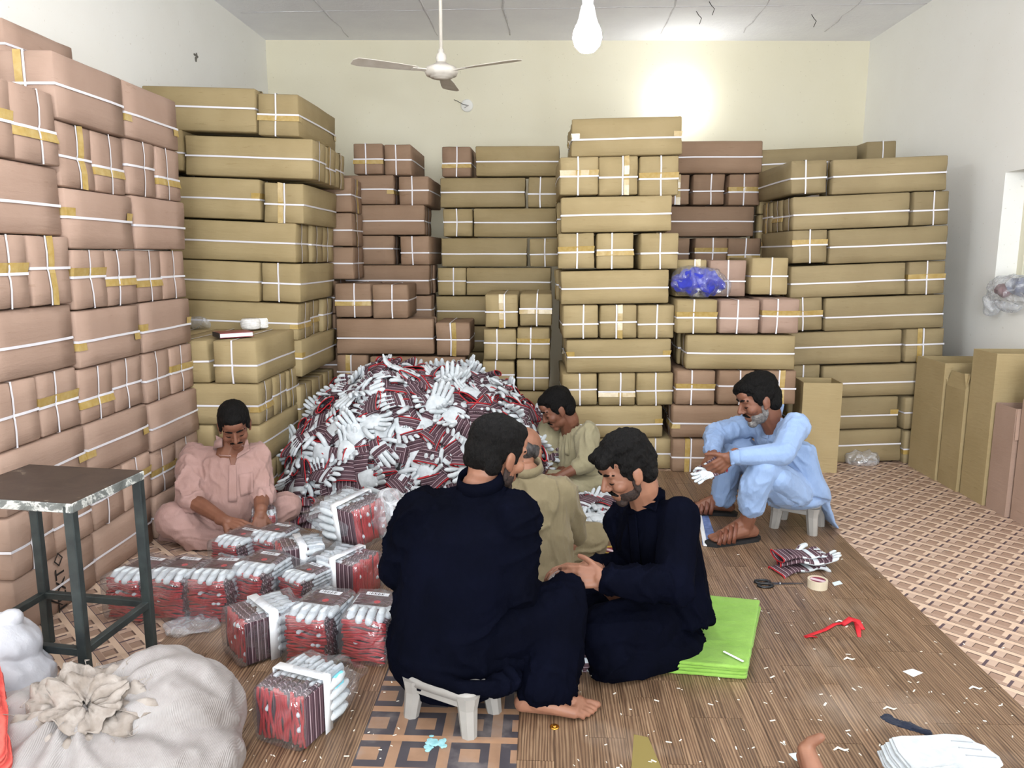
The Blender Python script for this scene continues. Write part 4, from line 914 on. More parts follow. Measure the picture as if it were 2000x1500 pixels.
tr.chain([pel, P(1250, 1225, 2.68), lk], [.14, .125, .095]); tr.chain([lk, P(1195, 1290, 2.56), P(1240, 1300, 2.60)], [.09, .085, .08]); tr.chain([P(1215, 1300, 2.57), P(1310, 1280, 2.68)], [.08, .09]); tr.chain([pel, P(1200, 1195, 2.92), rk], [.13, .11, .09]); tr.chain([rk, P(1165, 1245, 2.8), P(1215, 1265, 2.72)], [.085, .08, .08]); tr.ell(P(1275, 1255, 2.74), (.2, .17, .09))
for v in tr.v: v.z = max(v.z, .006)
remesh(tr, 'shalwar', .008, m_nvy, n2, 3, folds((.22, .6, 1), .013, 13, 37))
collar(n2, nb + Vector((-.012, 0, .036)), (-.85, -.25, .2), (-.3, -.05, .95), .07, m_nvy, .042)
hair_cap(n2, T, M, 1.05, HAIR, 'long', .006); face_bits(n2, T, M, 1.05, HAIR, moust=1.0)
beard(n2, T, M, 1.05, STUB)
# ---- bare foot of someone sitting below the frame
ft = empty('person', (.80, 1.9, 0), 0, 'bare foot of someone sitting below the frame, toes up', 'person'); bpy.context.view_layer.update()
sk = MB(); hl = P(1632, 1610, 1.93); hl.z = .045; ball = P(1575, 1466, 2.06)
sk.chain([hl, P(1598, 1530, 2.0), ball], [.040, .034, .026], 12); sk.chain([hl, P(1590, 1520, 2.04), P(1568, 1478, 2.10)], [.038, .030, .02], 12); sk.chain([ball, P(1583, 1450, 2.06), P(1603, 1440, 2.05)], [.024, .0175, .0135], 10)
for k in range(4): sk.chain([P(1569, 1475, 2.08 + .012 * k), P(1568 + k, 1454 + 4 * k, 2.085 + .013 * k), P(1578 + k, 1449 + 4 * k, 2.08 + .013 * k)], [.012, .010, .008], 8)
sk.chain([hl, hl + Vector((.10, -.25, .08)), hl + Vector((.15, -.5, .2))], [.040, .045, .055], 12)
remesh(sk, 'body', .004, SKIN2, ft, 2)

# ---- collars, plackets and pockets laid onto the garments
def drape(ob, name, quad, m, parent, lift=.004, n=7, th=.003):
    M_ = ob.data; vs = []; (a, b, c, d) = [Vector((q[0], q[1], 0)) for q in quad]; last = None
    from mathutils.bvhtree import BVHTree
    if ob.name not in BVH: BVH[ob.name] = BVHTree.FromPolygons([v.co for v in M_.vertices], [p.vertices for p in M_.polygons])
    miss = []
    for j in range(n + 1):
        for i in range(n + 1):
            s_, t_ = i / n, j / n; q = (a * (1 - s_) + b * s_) * (1 - t_) + (d * (1 - s_) + c * s_) * t_
            r = ray(q.x, q.y).normalized(); h = BVH[ob.name].ray_cast(EYE, r)
            if h[0] is None: vs.append(None)
            else: vs.append(h[0] - r * lift)
    ok = [v for v in vs if v is not None]
    if not ok: return None
    dm = sorted((v - EYE).length for v in ok)[len(ok) // 2]
    for k2, v in enumerate(vs):
        if v is None or abs((v - EYE).length - dm) > .10:
            s_, t_ = (k2 % (n + 1)) / n, (k2 // (n + 1)) / n; q = (a * (1 - s_) + b * s_) * (1 - t_) + (d * (1 - s_) + c * s_) * t_; vs[k2] = EYE + ray(q.x, q.y).normalized() * dm
    o = mobj(name, vs, [(j * (n + 1) + i, j * (n + 1) + i + 1, (j + 1) * (n + 1) + i + 1, (j + 1) * (n + 1) + i) for j in range(n) for i in range(n)], m, parent, True)
    md = o.modifiers.new('t', 'SOLIDIFY'); md.thickness = th; return o
BVH = {}
drape(pink_sh, 'neck_opening', [(442, 872), (470, 874), (457, 912), (452, 912)], SKIN, pink, .003)
drape(pink_sh, 'collar_flap', [(421, 850), (434, 856), (452, 892), (428, 890)], m_pink, pink, .010); drape(pink_sh, 'collar_flap', [(472, 862), (484, 858), (488, 880), (461, 896)], m_pink, pink, .010)
drape(pink_sh, 'placket', [(447, 908), (461, 908), (463, 980), (446, 980)], m_pink, pink, .005); drape(pink_sh, 'chest_pocket', [(466, 927), (494, 922), (494, 962), (470, 970)], m_pink, pink, .005)
drape(blue_sh, 'collar_flap', [(1512, 786), (1532, 790), (1524, 826), (1500, 820)], m_blue, blue, .010); drape(blue_sh, 'placket', [(1490, 826), (1503, 828), (1500, 858), (1487, 854)], m_blue, blue, .005); drape(blue_sh, 'cuff', [(1424, 880), (1444, 878), (1446, 906), (1428, 908)], m_blue, blue, .006)
drape(kh_sh, 'placket', [(1100, 848), (1108, 850), (1112, 890), (1104, 888)], m_khk, kh, .005)
drape(n2_sh, 'collar_flap', [(1262, 950), (1292, 952), (1282, 1000), (1248, 988)], m_nvy, n2, .012); pc = drape(n2_sh, 'placket', [(1226, 1004), (1243, 1004), (1252, 1104), (1234, 1104)], m_nvy, n2, .005)

for root in (blue, pink, kh, ol, nv, n2, ft):
    for ch in root.children: ch.matrix_parent_inverse = root.matrix_world.inverted()
# ------------------------------------------------------------------ gloves
def stripe_mat(name='striped_cuff_cloth', ax=0):
    t = NT(name); tc = t.a('ShaderNodeTexCoord'); sx = t.a('ShaderNodeSeparateXYZ', {0: tc.outputs['Object']})
    f = t.math('FRACT', t.math('MULTIPLY', sx.outputs[ax], 1 / .021)); D, D2, L_ = C('47343b'), C('5c464c'), C('b5a3a8')
    c = t.ramp(f, [(0, D), (.26, L_), (.36, D2), (.60, C('1d1519')), (.68, C('6d555c')), (.80, D)], 'CONSTANT')
    t.l(c, t.p.inputs['Base Color']); t.p.inputs['Roughness'].default_value = .9; t.p.inputs['Specular IOR Level'].default_value = .15
    t.bump(t.noise(tc.outputs['Object'], 500, 2), .3, .002); return t.m
m_strp = stripe_mat(); m_strpy = stripe_mat('striped_cuff_cloth_folded', 1)
m_glv = mat('white_glove_leather', 'b9bfc2', 'cbd0d3', 30, .75, .4, 140, .003, spec=.2)
m_bind = mat('red_binding', '9c1a22', 'b0242c', 40, .7, .3, 300, .002)
m_ltr = mat('cuff_lettering', '120c0e', rough=.9)
def glove_parts(k):
    rr = random.Random(100 + k); cz = rr.uniform(-.9, 1.1); cy = rr.uniform(-1.0, 1.0); sp = rr.uniform(.5, 1.5); cu = rr.uniform(-.5, 1.6); ph = rr.uniform(0, 6)
    def Bd(p):
        x, y, z = p; z += cz * x * abs(x) * 1.2 + .006 * math.sin(x * 38 + ph) + .010 * math.cos(y * 24 + ph) ; y += cy * x * x * .8
        return Vector((x, y, z))
    def fin(mb): mb.v = [Bd(v) for v in mb.v]; return mb
    h = MB()
    xs = [(0, .046, .013), (.022, .048, .014), (.046, .050, .014), (.070, .050, .013), (.092, .047, .012), (.104, .043, .010)]; n = 14; vs = []
    for x, a, b in xs:
        for i in range(n): w = 2 * math.pi * i / n; vs.append((x, a * math.cos(w), b * math.sin(w)))
    fs = [(i * n + j, i * n + (j + 1) % n, (i + 1) * n + (j + 1) % n, (i + 1) * n + j) for i in range(len(xs) - 1) for j in range(n)] + [tuple((len(xs) - 1) * n + j for j in range(n))]
    h.add(vs, fs)
    for i, (y, l) in enumerate(((.036, .062), (.012, .074), (-.012, .070), (-.035, .052))):
        s = y * sp * .35; d = -cu * .016 * (1 + .5 * rr.random())
        h.tube([(.090, y, 0), (.104, y + s * .2, 0), (.104 + l * .45, y + s * .6, d * .35), (.104 + l * .85, y + s, d), (.104 + l, y + s * 1.1, d * 1.3)], [.0105, .0122, .0124, .0115, .005], 8, flat=.82)
    th = rr.uniform(.3, 1.0); h.tube([(.028, .040, 0), (.055, .058 + .012 * th, .002), (.082, .068 + .024 * th, -.004), (.100, .072 + .028 * th, -.008), (.108, .073 + .03 * th, -.009)], [.014, .014, .0132, .012, .005], 8, flat=.82)
    mi = []
    for f in h.f:
        c = sum((h.v[i] for i in f), Vector()) / len(f)
        st = c.z > .003 and (c.x < .04 or .074 < c.x < .128) and c.y < .056
        mi.append(1 if st else 0)
    h.mi = mi; fin(h)
    c = MB(); prof = [(.004, .046, .0125), (-.02, .047, .013), (-.05, .052, .014), (-.08, .058, .015), (-.105, .062, .016)]; vs = []
    for x, a, b in prof:
        for i in range(n): w = 2 * math.pi * i / n; vs.append((x, a * math.cos(w), b * math.sin(w)))
    c.add(vs, [(i * n + j, (i + 1) * n + j, (i + 1) * n + (j + 1) % n, i * n + (j + 1) % n) for i in range(len(prof) - 1) for j in range(n)]); fin(c)
    b = MB(); ring = [(-.107 - .0, .063 * math.cos(2 * math.pi * i / 16), .0165 * math.sin(2 * math.pi * i / 16)) for i in range(17)]
    b.tube(ring, .0032, 5, cap=False, up=(1, 0, 0)); fin(b)
    return h, c, b
GL = []
txt = text_mesh('cuff_lettering', 'TEXTO', .021, m_ltr, None, None, .0002)
TXT_CO = [v.co.copy() for v in txt.data.vertices]; TXT_F = [tuple(p.vertices) for p in txt.data.polygons]; bpy.data.objects.remove(txt)
TXT = (TXT_CO, TXT_F)
for k in range(8):
    h, c, b = glove_parts(k); rr = random.Random(100 + k); cz = rr.uniform(-.9, 1.1); cy = rr.uniform(-1.0, 1.0); rr.uniform(.5, 1.5); rr.uniform(-.5, 1.6); ph = rr.uniform(0, 6)
    tv = []
    for v in TXT_CO:
        x, y = -.052 - v.y * -1.0, v.x; z = .0153 * math.sqrt(max(0, 1 - (y / .054) ** 2)) + .0012
        z += cz * x * abs(x) * 1.2 + .006 * math.sin(x * 38 + ph) + .010 * math.cos(y * 24 + ph); tv.append(Vector((x, y + cy * x * x * .8, z)))
    GL.append((h, c, b, tv))
def glove_proto(k):
    h, c, b, tv = GL[k]
    o = mobj('work_glove', h.v, h.f, [m_glv, m_strp], None, True, h.mi)
    mobj('cuff', c.v, c.f, m_strp, o, True); mobj('cuff_binding', b.v, b.f, m_bind, o, True); mobj('lettering', tv, TXT_F, m_ltr, o)
    return o
PROTO = [None] * 8
def glove(k, Mw, label, group):
    if PROTO[k] is None: PROTO[k] = glove_proto(k); o = PROTO[k]
    else: o = copy_tree(PROTO[k])
    o.matrix_world = Mw; return tag(o, label, 'glove', group)
def gmat(p, nrm, yaw, tilt=0.0, roll=0.0, flip=False, s=1.0):
    q = Vector((0, 0, 1)).rotation_difference(Vector(nrm)).to_matrix().to_4x4()
    return Matrix.Translation(p) @ q @ Matrix.Rotation(yaw, 4, 'Z') @ Matrix.Rotation(tilt, 4, 'Y') @ Matrix.Rotation(roll + (math.pi if flip else 0), 4, 'X') @ Matrix.Scale(s, 4)
HX, HY, HA, HB, HH = -.80, 5.03, .86, .76, .66
def hz(x, y):
    r = (abs((x - HX) / HA) ** 2.8 + abs((y - HY) / HB) ** 2.4) ** .39
    if r >= 1: return 0.0
    b = HH * (1 - r ** 3.2) ** .72 * (1 + .10 * math.exp(-((x + 1.0) / .25) ** 2))
    return max(0.0, b * (1 + .10 * noise.noise(Vector((x * 2.2, y * 2.2, 3)))))
def hn(x, y):
    e = .03; n = Vector((hz(x - e, y) - hz(x + e, y), hz(x, y - e) - hz(x, y + e), 2 * e)); n.normalize()
    n.z = max(n.z, .35); return n.normalized()
rr = random.Random(77); pts = []; tries = 0
while len(pts) < 300 and tries < 60000:
    tries += 1; x = HX + rr.uniform(-1, 1) * HA; y = HY + rr.uniform(-1, .62) * HB; r = (abs((x - HX) / HA) ** 2.8 + abs((y - HY) / HB) ** 2.4) ** .39
    if r > .985: continue
    dmin = .075 if tries < 20000 else (.062 if tries < 40000 else .05)
    p = Vector((x, y, hz(x, y)))
    if all((p - q).length > dmin for q in pts): pts.append(p)
for i, p in enumerate(pts):
    n = hn(p.x, p.y); n = (n + Vector((rr.uniform(-.35, .35), rr.uniform(-.35, .35), 0))).normalized()
    Mg = gmat(p + n * rr.uniform(.015, .05), n, rr.uniform(0, 6.28), rr.uniform(-.22, .22), rr.uniform(-.22, .22), rr.random() < .42, rr.uniform(1.05, 1.2))
    if Mg.translation.z < .05: Mg.translation.z = .05
    glove(i % 8, Mg, 'white leather work glove with striped cuff tumbled in the big heap', 'gloves tumbled in the big heap')
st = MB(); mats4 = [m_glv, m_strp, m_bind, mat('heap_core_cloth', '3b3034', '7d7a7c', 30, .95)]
def put(mb, src, Mg, off, per=None):
    b = len(mb.v); mb.v += [Mg @ v for v in src.v]; mb.f += [tuple(i + b for i in f) for f in src.f]; mb.mi += ([off] * len(src.f) if per is None else per)
for i in range(330):
    while True:
        x = HX + rr.uniform(-1, 1) * HA; y = HY + rr.uniform(-1, .9) * HB
        if (abs((x - HX) / HA) ** 2.8 + abs((y - HY) / HB) ** 2.4) ** .39 < .97: break
    n = hn(x, y); Mg = gmat(Vector((x, y, max(.03, hz(x, y) - rr.uniform(.035, .08)))), n, rr.uniform(0, 6.28), rr.uniform(-.3, .3), rr.uniform(-.3, .3), rr.random() < .4)
    h, c, b, tv = GL[i % 8]; put(st, h, Mg, 0, h.mi); put(st, c, Mg, 1); put(st, b, Mg, 2)
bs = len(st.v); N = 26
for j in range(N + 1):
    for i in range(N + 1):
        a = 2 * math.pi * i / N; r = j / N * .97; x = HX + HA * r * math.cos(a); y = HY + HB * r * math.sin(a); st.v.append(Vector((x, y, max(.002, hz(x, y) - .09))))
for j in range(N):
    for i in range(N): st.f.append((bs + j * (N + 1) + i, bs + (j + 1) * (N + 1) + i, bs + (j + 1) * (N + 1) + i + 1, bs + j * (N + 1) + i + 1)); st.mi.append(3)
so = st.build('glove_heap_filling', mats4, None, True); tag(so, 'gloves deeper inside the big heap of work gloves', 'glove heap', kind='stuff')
# ---- small sorted piles and single gloves
def pile(u0, u1, v0, v1, n, label, group, seed, hmax=.12, yawc=None):
    q = random.Random(seed); base = []
    for i in range(n):
        p = onZ(q.uniform(u0, u1), q.uniform(v0, v1)); c = onZ((u0 + u1) / 2, (v0 + v1) / 2)
        z = .016 + hmax * (i / n) * (1 - min(1, (p - c).length / .45)); yw = q.uniform(0, 6.28) if yawc is None else yawc + q.uniform(-.5, .5)
        glove(q.randrange(8), gmat(Vector((p.x, p.y, z)), (q.uniform(-.12, .12), q.uniform(-.2, .05), 1), yw, 0, q.uniform(-.15, .15), q.random() < .6), label, group)
pile(1128, 1195, 975, 1045, 26, 'white work glove in the sorted pile beside the olive-clad man', 'sorted gloves beside the olive-clad man', 5, .11)
pile(1205, 1240, 985, 1050, 7, 'white glove lying between the sorted pile and the young man in navy', 'gloves behind the young man in navy', 6, .05)
pile(590, 690, 990, 1030, 14, 'white work glove stacked on the floor between heap and bagged bundles', 'gloves between heap and bundles', 8, .10, R(20))
for i, (u, v, z, yw, fl_) in enumerate(((1552, 1115, .020, R(20), False), (1566, 1112, .046, R(-8), False), (1556, 1108, .072, R(14), False))):
    glove((i * 3 + 1) % 8, gmat(onZ(u, v) + Vector((0, 0, z)), (0, -.1, 1), yw, 0, 0, fl_), ('lowest glove of the small pile beside the scissors', 'middle glove of the small pile beside the scissors', 'topmost glove of the small pile beside the scissors')[i], 'gloves beside the scissors')
for i, (u, v, y, d) in enumerate(((1392, 914, 3.90, 0), (1390, 922, 3.88, .02), (1394, 906, 3.93, -.02))):
    glove((2, 5, 7)[i], gmat(P(u, v, y), (.1, -.5, .8), R(190 + 12 * i), .25, d * 8, i == 1, .62), ('nearest', 'lower', 'farther')[i] + ' glove held in the hands of the man in light blue', 'gloves held by the man in blue')
glove(6, Matrix.Translation(P(1146, 1262, 2.60)) @ Matrix.Rotation(R(80), 4, 'Y') @ Matrix.Rotation(R(80), 4, 'X') @ Matrix.Scale(.8, 4), 'single white glove hanging between the knees of the two men in navy', 'single gloves')
# ------------------------------------------------------------------ bagged bundles
def plastic(name, haze=.06, tint=(.97, .98, 1, 1)):
    t = NT(name); v = t.coord('Object'); nz = t.noise(v, 11, 4, .55, 1.2)
    bp = t.a('ShaderNodeBump', {'Height': nz, 'Strength': .8, 'Distance': .02}).outputs[0]
    tr = t.a('ShaderNodeBsdfTransparent', {'Color': tint}).outputs[0]; gl = t.a('ShaderNodeBsdfGlossy', {'Roughness': .10, 'Normal': bp}).outputs[0]; df = t.a('ShaderNodeBsdfDiffuse', {'Color': (.9, .92, .95, 1), 'Normal': bp}).outputs[0]
    lw = t.a('ShaderNodeLayerWeight', {'Blend': .25, 'Normal': bp}).outputs['Facing']
    m1 = t.a('ShaderNodeMixShader', {0: t.math('MULTIPLY_ADD', lw, .45, .10), 1: tr, 2: gl}).outputs[0]
    fz = t.math('MULTIPLY', t.ramp(nz, [(.5, (0, 0, 0, 1)), (.75, (1, 1, 1, 1))]), haze * 2.5)
    m2 = t.a('ShaderNodeMixShader', {0: t.math('ADD', fz, haze), 1: m1, 2: df}).outputs[0]; t.l(m2, t.out.inputs[0]); return t.m
m_plas = plastic('clear_plastic', .025); m_plas2 = plastic('hazy_plastic', .16)
m_card = mat('dark_red_card', '3a1b24', '54303a', 25, .4); m_paper = mat('white_paper', 'eceef0', rough=.6); m_dot = mat('red_print', 'c02a3a', rough=.4); m_cyan = mat('cyan_sticker', '74c6d6', rough=.4)
def bag_mesh(W, D, H, seed, tail=.10, front=.03, pad=.006):
    mb = MB(); n = 24; secs = []
    ys = [(-D / 2 - front, .25), (-D / 2 - front * .5, .86), (-D / 2 - .008, 1.0), (-D / 4, 1.01), (0, 1.0), (D / 4, 1.01), (D / 2 + .006, 1.0), (D / 2 + tail * .35, .72), (D / 2 + tail * .7, .55), (D / 2 + tail, .62)]
    vs = []
    for si, (y, k) in enumerate(ys):
        tl = max(0.0, (y - D / 2) / max(tail, .001))
        for i in range(n):
            w = 2 * math.pi * i / n; c, s = math.cos(w), math.sin(w); e = .28
            x = (W / 2 + pad) * math.copysign(abs(c) ** e, c) * (k if tl <= 0 else (1 + .25 * tl) * (k ** .3)); z = (H / 2 + pad) * math.copysign(abs(s) ** e, s) * (k if tl <= 0 else k * (1 - .75 * min(1, tl)))
            q = Vector((x, y, z + H / 2)); d = noise.noise_vector(q * 22 + Vector((seed, 0, 0))) * (.005 if tl <= 0 else .018)
            q += d; q.z = max(q.z, .001); vs.append(q)
    m = len(ys); fs = [(i * n + j, i * n + (j + 1) % n, (i + 1) * n + (j + 1) % n, (i + 1) * n + j) for i in range(m - 1) for j in range(n)] + [tuple(range(n - 1, -1, -1))]
    mb.add(vs, fs); return mb
def bundle_proto(kind, W=.15, D=.20, H=.145, nl=9, seed=1):
    """flat bundle: folded gloves lie in layers, cuffs with red binding to the front (-y)"""
    q = random.Random(seed); root = bpy.data.objects.new('glove_bundle', None); COL.objects.link(root); root.empty_display_size = .05
    Mr = Matrix.Identity(4)
    if kind == 'edge': Mr = Matrix.Translation((-H / 2, 0, W / 2)) @ Matrix.Rotation(R(90), 4, 'Y')
    t = H / nl
    def fin(mb, name, m):
        mb.v = [Mr @ v for v in mb.v] if kind == 'edge' else mb.v
        return mb.build(name, m, root, True)
    for k in range(nl):
        mb = MB(); z = k * t + t / 2; w = W / 2 - q.uniform(.004, .012); d0 = -D / 2 + q.uniform(.0, .010)
        mb.cur = 1; mb.box((-w, d0 + .006, z - t * .40), (w, d0 + .085, z + t * .40), None, .0035)
        mb.cur = 0; mb.box((-w + .004, d0 + .075, z - t * .44), (w - .004, D / 2 - .01, z + t * .44), None, .004)
        for s in (-1, 1):
            mb.cur = 2; a = q.uniform(0, 6)
            mb.tube([(x * w, d0 + .004 + .003 * math.sin(a + x * 3), z + s * t * .24 + .003 * math.sin(x * 4 + a)) for x in (-1, -.6, -.2, .2, .6, 1)], t * .26, 6)
        mb.cur = 0
        for s in (-1, 1):                      # finger edges along both flanks
            for i in range(3): y = -.02 + i * .038 + q.uniform(-.01, .01); mb.cap((s * (w - .002), y, z), t * .46, (s * (w - .004), y + .03, z + q.uniform(-.002, .002)), t * .40, 7)
        if k % 2 == 1:
            for i in range(q.choice((0, 1, 2))): x = q.uniform(-.7, .7) * w; mb.cap((x, d0 + .004, z + t * .5), .0085, (x + q.uniform(-.01, .01), d0 + .03, z + t * .5), .009, 7, .7)
        fin(mb, 'glove', [m_glv, m_strpy, m_bind])
    # outermost glove
    z = H + .001
    if kind == 'flat':
        mb = MB(); mb.cur = 1; mb.box((-W / 2 + .010, -D / 2 + .045, z - .004), (W / 2 - .010, D / 2 - .012, z + .007), None, .004)
        mb.cur = 0; mb.box((-W / 2 + .014, -.030, z + .004), (W / 2 - .014, -.012, z + .0095), None, .003)
        for i in range(4):
            x = (-1.5 + i) * .031; y1 = -D / 2 + (.020, .006, .002, .014)[i]
            mb.chain([(x * .95, -D / 2 + .062, z + .007), (x, -D / 2 + .035, z + .008), (x * 1.05, y1, z - .003)], [.0125, .0138, .0125], 8)
        mb.cap((.060, -.01, z), .012, (.067, -.055, z + .001), .0115, 8)
        fin(mb, 'glove', [m_glv, m_strpy, m_bind])
        c = fin(MB().box((-.045, -.004, z + .010), (.045, .080, z + .0112)), 'label_card', m_card)
        MB().box((-.04, .056, z + .0113), (.036, .077, z + .0119)).build('barcode_patch', m_paper, c)
        for i in range(9): MB().box((-.030 + i * .006, .060, z + .0119), (-.0285 + i * .006 + .002 * (i % 2), .073, z + .0122)).build('bar', m_ltr, c)
        MB().lathe([(.001, 0), (.011, 0)], 14, Matrix.Translation((.012, .010, z + .0120))).build('red_dot', m_dot, c)
    else:
        for s in (0, 1):
            zz = z if s else -.001; sgn = 1 if s else -1; mb = MB()
            mb.cur = 1; mb.box((-W / 2 + .008, -D / 2 + .004, min(zz, zz + sgn * .006)), (W / 2 - .008, .02, max(zz, zz + sgn * .006)), None, .0025)
            mb.cur = 0
            for i in range(4): x = (-1.5 + i) * .031; mb.chain([(x * .95, .015, zz + sgn * .003), (x, .05, zz + sgn * .004), (x * 1.02, D / 2 - (.03, .014, .012, .022)[i], zz)], [.013, .0135, .0115], 8)
            fin(mb, 'glove', [m_glv, m_strpy, m_bind])
        t0, t1 = -W / 2 - .004, W / 2 + .004
        fin(MB().box((t0, -.020, z + .0075), (t1, .012, z + .009)).box((t0, -.020, -.010), (t1, .012, -.0085)).box((t0 - .001, -.020, -.010), (t0, .012, z + .009)).box((t1, -.020, -.010), (t1 + .001, .012, z + .009)), 'paper_band', m_paper)
    b = bag_mesh(W if kind == 'flat' else H, D, H + .012 if kind == 'flat' else W, seed, .09)
    bo = b.build('plastic_bag', m_plas, root, True)
    return root
BP = {}
def bundle(kind, var, u, v, yaw, label, s=1.0, z=0.0, group='bagged glove bundles', p=None, roll=0.0, pitch=0.0):
    key = (kind, var)
    if key not in BP: BP[key] = bundle_proto(kind, seed=var * 5 + (3 if kind == 'flat' else 9)); o = BP[key]
    else: o = copy_tree(BP[key])
    q = p or onZ(u, v, z)
    o.matrix_world = Matrix.Translation((q.x, q.y, max(q.z, .005))) @ Matrix.Rotation(yaw, 4, 'Z') @ Matrix.Rotation(pitch, 4, 'X') @ Matrix.Rotation(roll, 4, 'Y') @ Matrix.Scale(s, 4)
    return tag(o, label, 'glove bundle', group)
S_ = 1.2
bundle('flat', 0, 284, 1188, R(-14), 'bagged glove bundle behind the metal table leg, leftmost of the front row', S_)
bundle('flat', 1, 358, 1188, R(-10), 'bagged glove bundle, second from left in the red-edged row', S_)
bundle('flat', 0, 434, 1190, R(-6), 'bagged glove bundle, third from left in the red-edged row', S_)
bundle('flat', 1, 512, 1176, R(-16), 'bagged glove bundle, rightmost of the red-edged row', S_)
bundle('flat', 0, 472, 1112, R(-22), 'bagged glove bundle just in front of the pink-clad man, left one', 1.1)
bundle('flat', 1, 538, 1102, R(-20), 'bagged glove bundle just in front of the pink-clad man, right one', 1.1)
bundle('edge', 0, 590, 1122, R(-62), 'glove bundle standing on edge with striped cuffs and paper band towards us', 1.1)
bundle('edge', 1, 690, 1062, R(55), 'large glove bundle lying highest on the bagged pile', 1.35, p=onZ(688, 1120) + Vector((0, .10, .15)), roll=R(-8))
bundle('edge', 0, 680, 1155, R(62), 'glove bundle lying on its edge, red cuffs turned right', 1.2)
bundle('flat', 1, 600, 1178, R(-30), 'glove bundle half buried under the edge-lying bundles', .95)
bundle('edge', 1, 520, 1268, R(-46), 'bagged glove bundle lying aslant in front of the red-edged row', 1.2)
bundle('flat', 0, 630, 1268, R(-14), 'bagged glove bundle beside the aslant one, in the second row', 1.22)
bundle('flat', 1, 726, 1268, R(-4), 'bagged glove bundle nearest the seated man in navy', 1.18, roll=R(3))
fb = bundle('edge', 0, 596, 1415, R(-20), 'foremost bagged glove bundle, standing alone on the wood floor', 1.2)
MB().box((.070, .03, .085), (.082, .07, .135), None, .003).build('cyan_tag', m_cyan, fb)
bundle('flat', 1, 508, 1050, R(20), 'half-filled bag of gloves under the hands of the pink-clad man', .8, p=onZ(512, 1068) + Vector((0, .05, .06)))
# ------------------------------------------------------------------ furniture and things on the floor
m_paint = mat('dark_green_paint', '23292a', '343b3a', 14, .5, .3, 60, .002)
def worn_mat(name, a, b, c, th=.58):
    t = NT(name); v = t.coord('Object'); n = t.noise(v, 9, 6, .7, .6)
    t.l(t.ramp(n, [(.35, C(a)), (th - .04, C(b)), (th, C(c)), (th + .12, C(a))]), t.p.inputs['Base Color']); t.p.inputs['Roughness'].default_value = .45; t.bump(n, .25, .003); return t.m
m_edge = worn_mat('chipped_paint', '4b4d4a', '6f7370', 'c9cac4', .56); m_top = worn_mat('stained_board', '2b211b', '3c3028', '6b5f50', .66)
ZT = .72
c4 = [onZ(57, 907, ZT), onZ(280, 919, ZT), onZ(139, 984, ZT)]; c4.append(c4[0] + c4[2] - c4[1])
tb = empty('metal_table', ((c4[0].x + c4[2].x) / 2, (c4[0].y + c4[2].y) / 2, 0), 0, 'small dark metal table with worn top, left foreground', 'table'); to = tb.location
L4 = [p - to for p in c4]; cc = Vector((0, 0, ZT))
def ring_slab(pts, z0, z1, grow=0.0):
    pts = [Vector((p.x, p.y, 0)) for p in pts]; c = sum(pts, Vector()) / len(pts); pts = [p + (p - c).normalized() * grow for p in pts]; n = len(pts)
    return MB().add([p + Vector((0, 0, z0)) for p in pts] + [p + Vector((0, 0, z1)) for p in pts], [tuple(range(n)), tuple(range(2 * n - 1, n - 1, -1))] + [(i, i + n, (i + 1) % n + n, (i + 1) % n) for i in range(n)])
ring_slab(L4, ZT - .006, ZT).build('table_top', m_top, tb)
def bar(a, b, w, m, name, parent, h=None):
    a, b = Vector(a), Vector(b); d = (b - a); L = d.length; M_ = Matrix.Translation(a) @ d.to_track_quat('X', 'Z').to_matrix().to_4x4(); h = h or w
    return MB().box((0, -w / 2, -h / 2), (L, w / 2, h / 2), M_, .002).build(name, m, parent)
for i in range(4):
    a, b = L4[i].copy(), L4[(i + 1) % 4].copy(); a.z = b.z = ZT - .016; bar(a, b, .006, m_edge, 'top_edge', tb, .032)
inn = [Vector((p.x, p.y, 0)) * .93 for p in L4]
for p in inn: MB().box((p.x - .016, p.y - .016, 0), (p.x + .016, p.y + .016, ZT - .007), None, .003).build('leg', m_paint, tb)
for i in range(4):
    a, b = inn[i].copy(), inn[(i + 1) % 4].copy(); a.z = b.z = .205; bar(a, b, .026, m_paint, 'stretcher', tb)
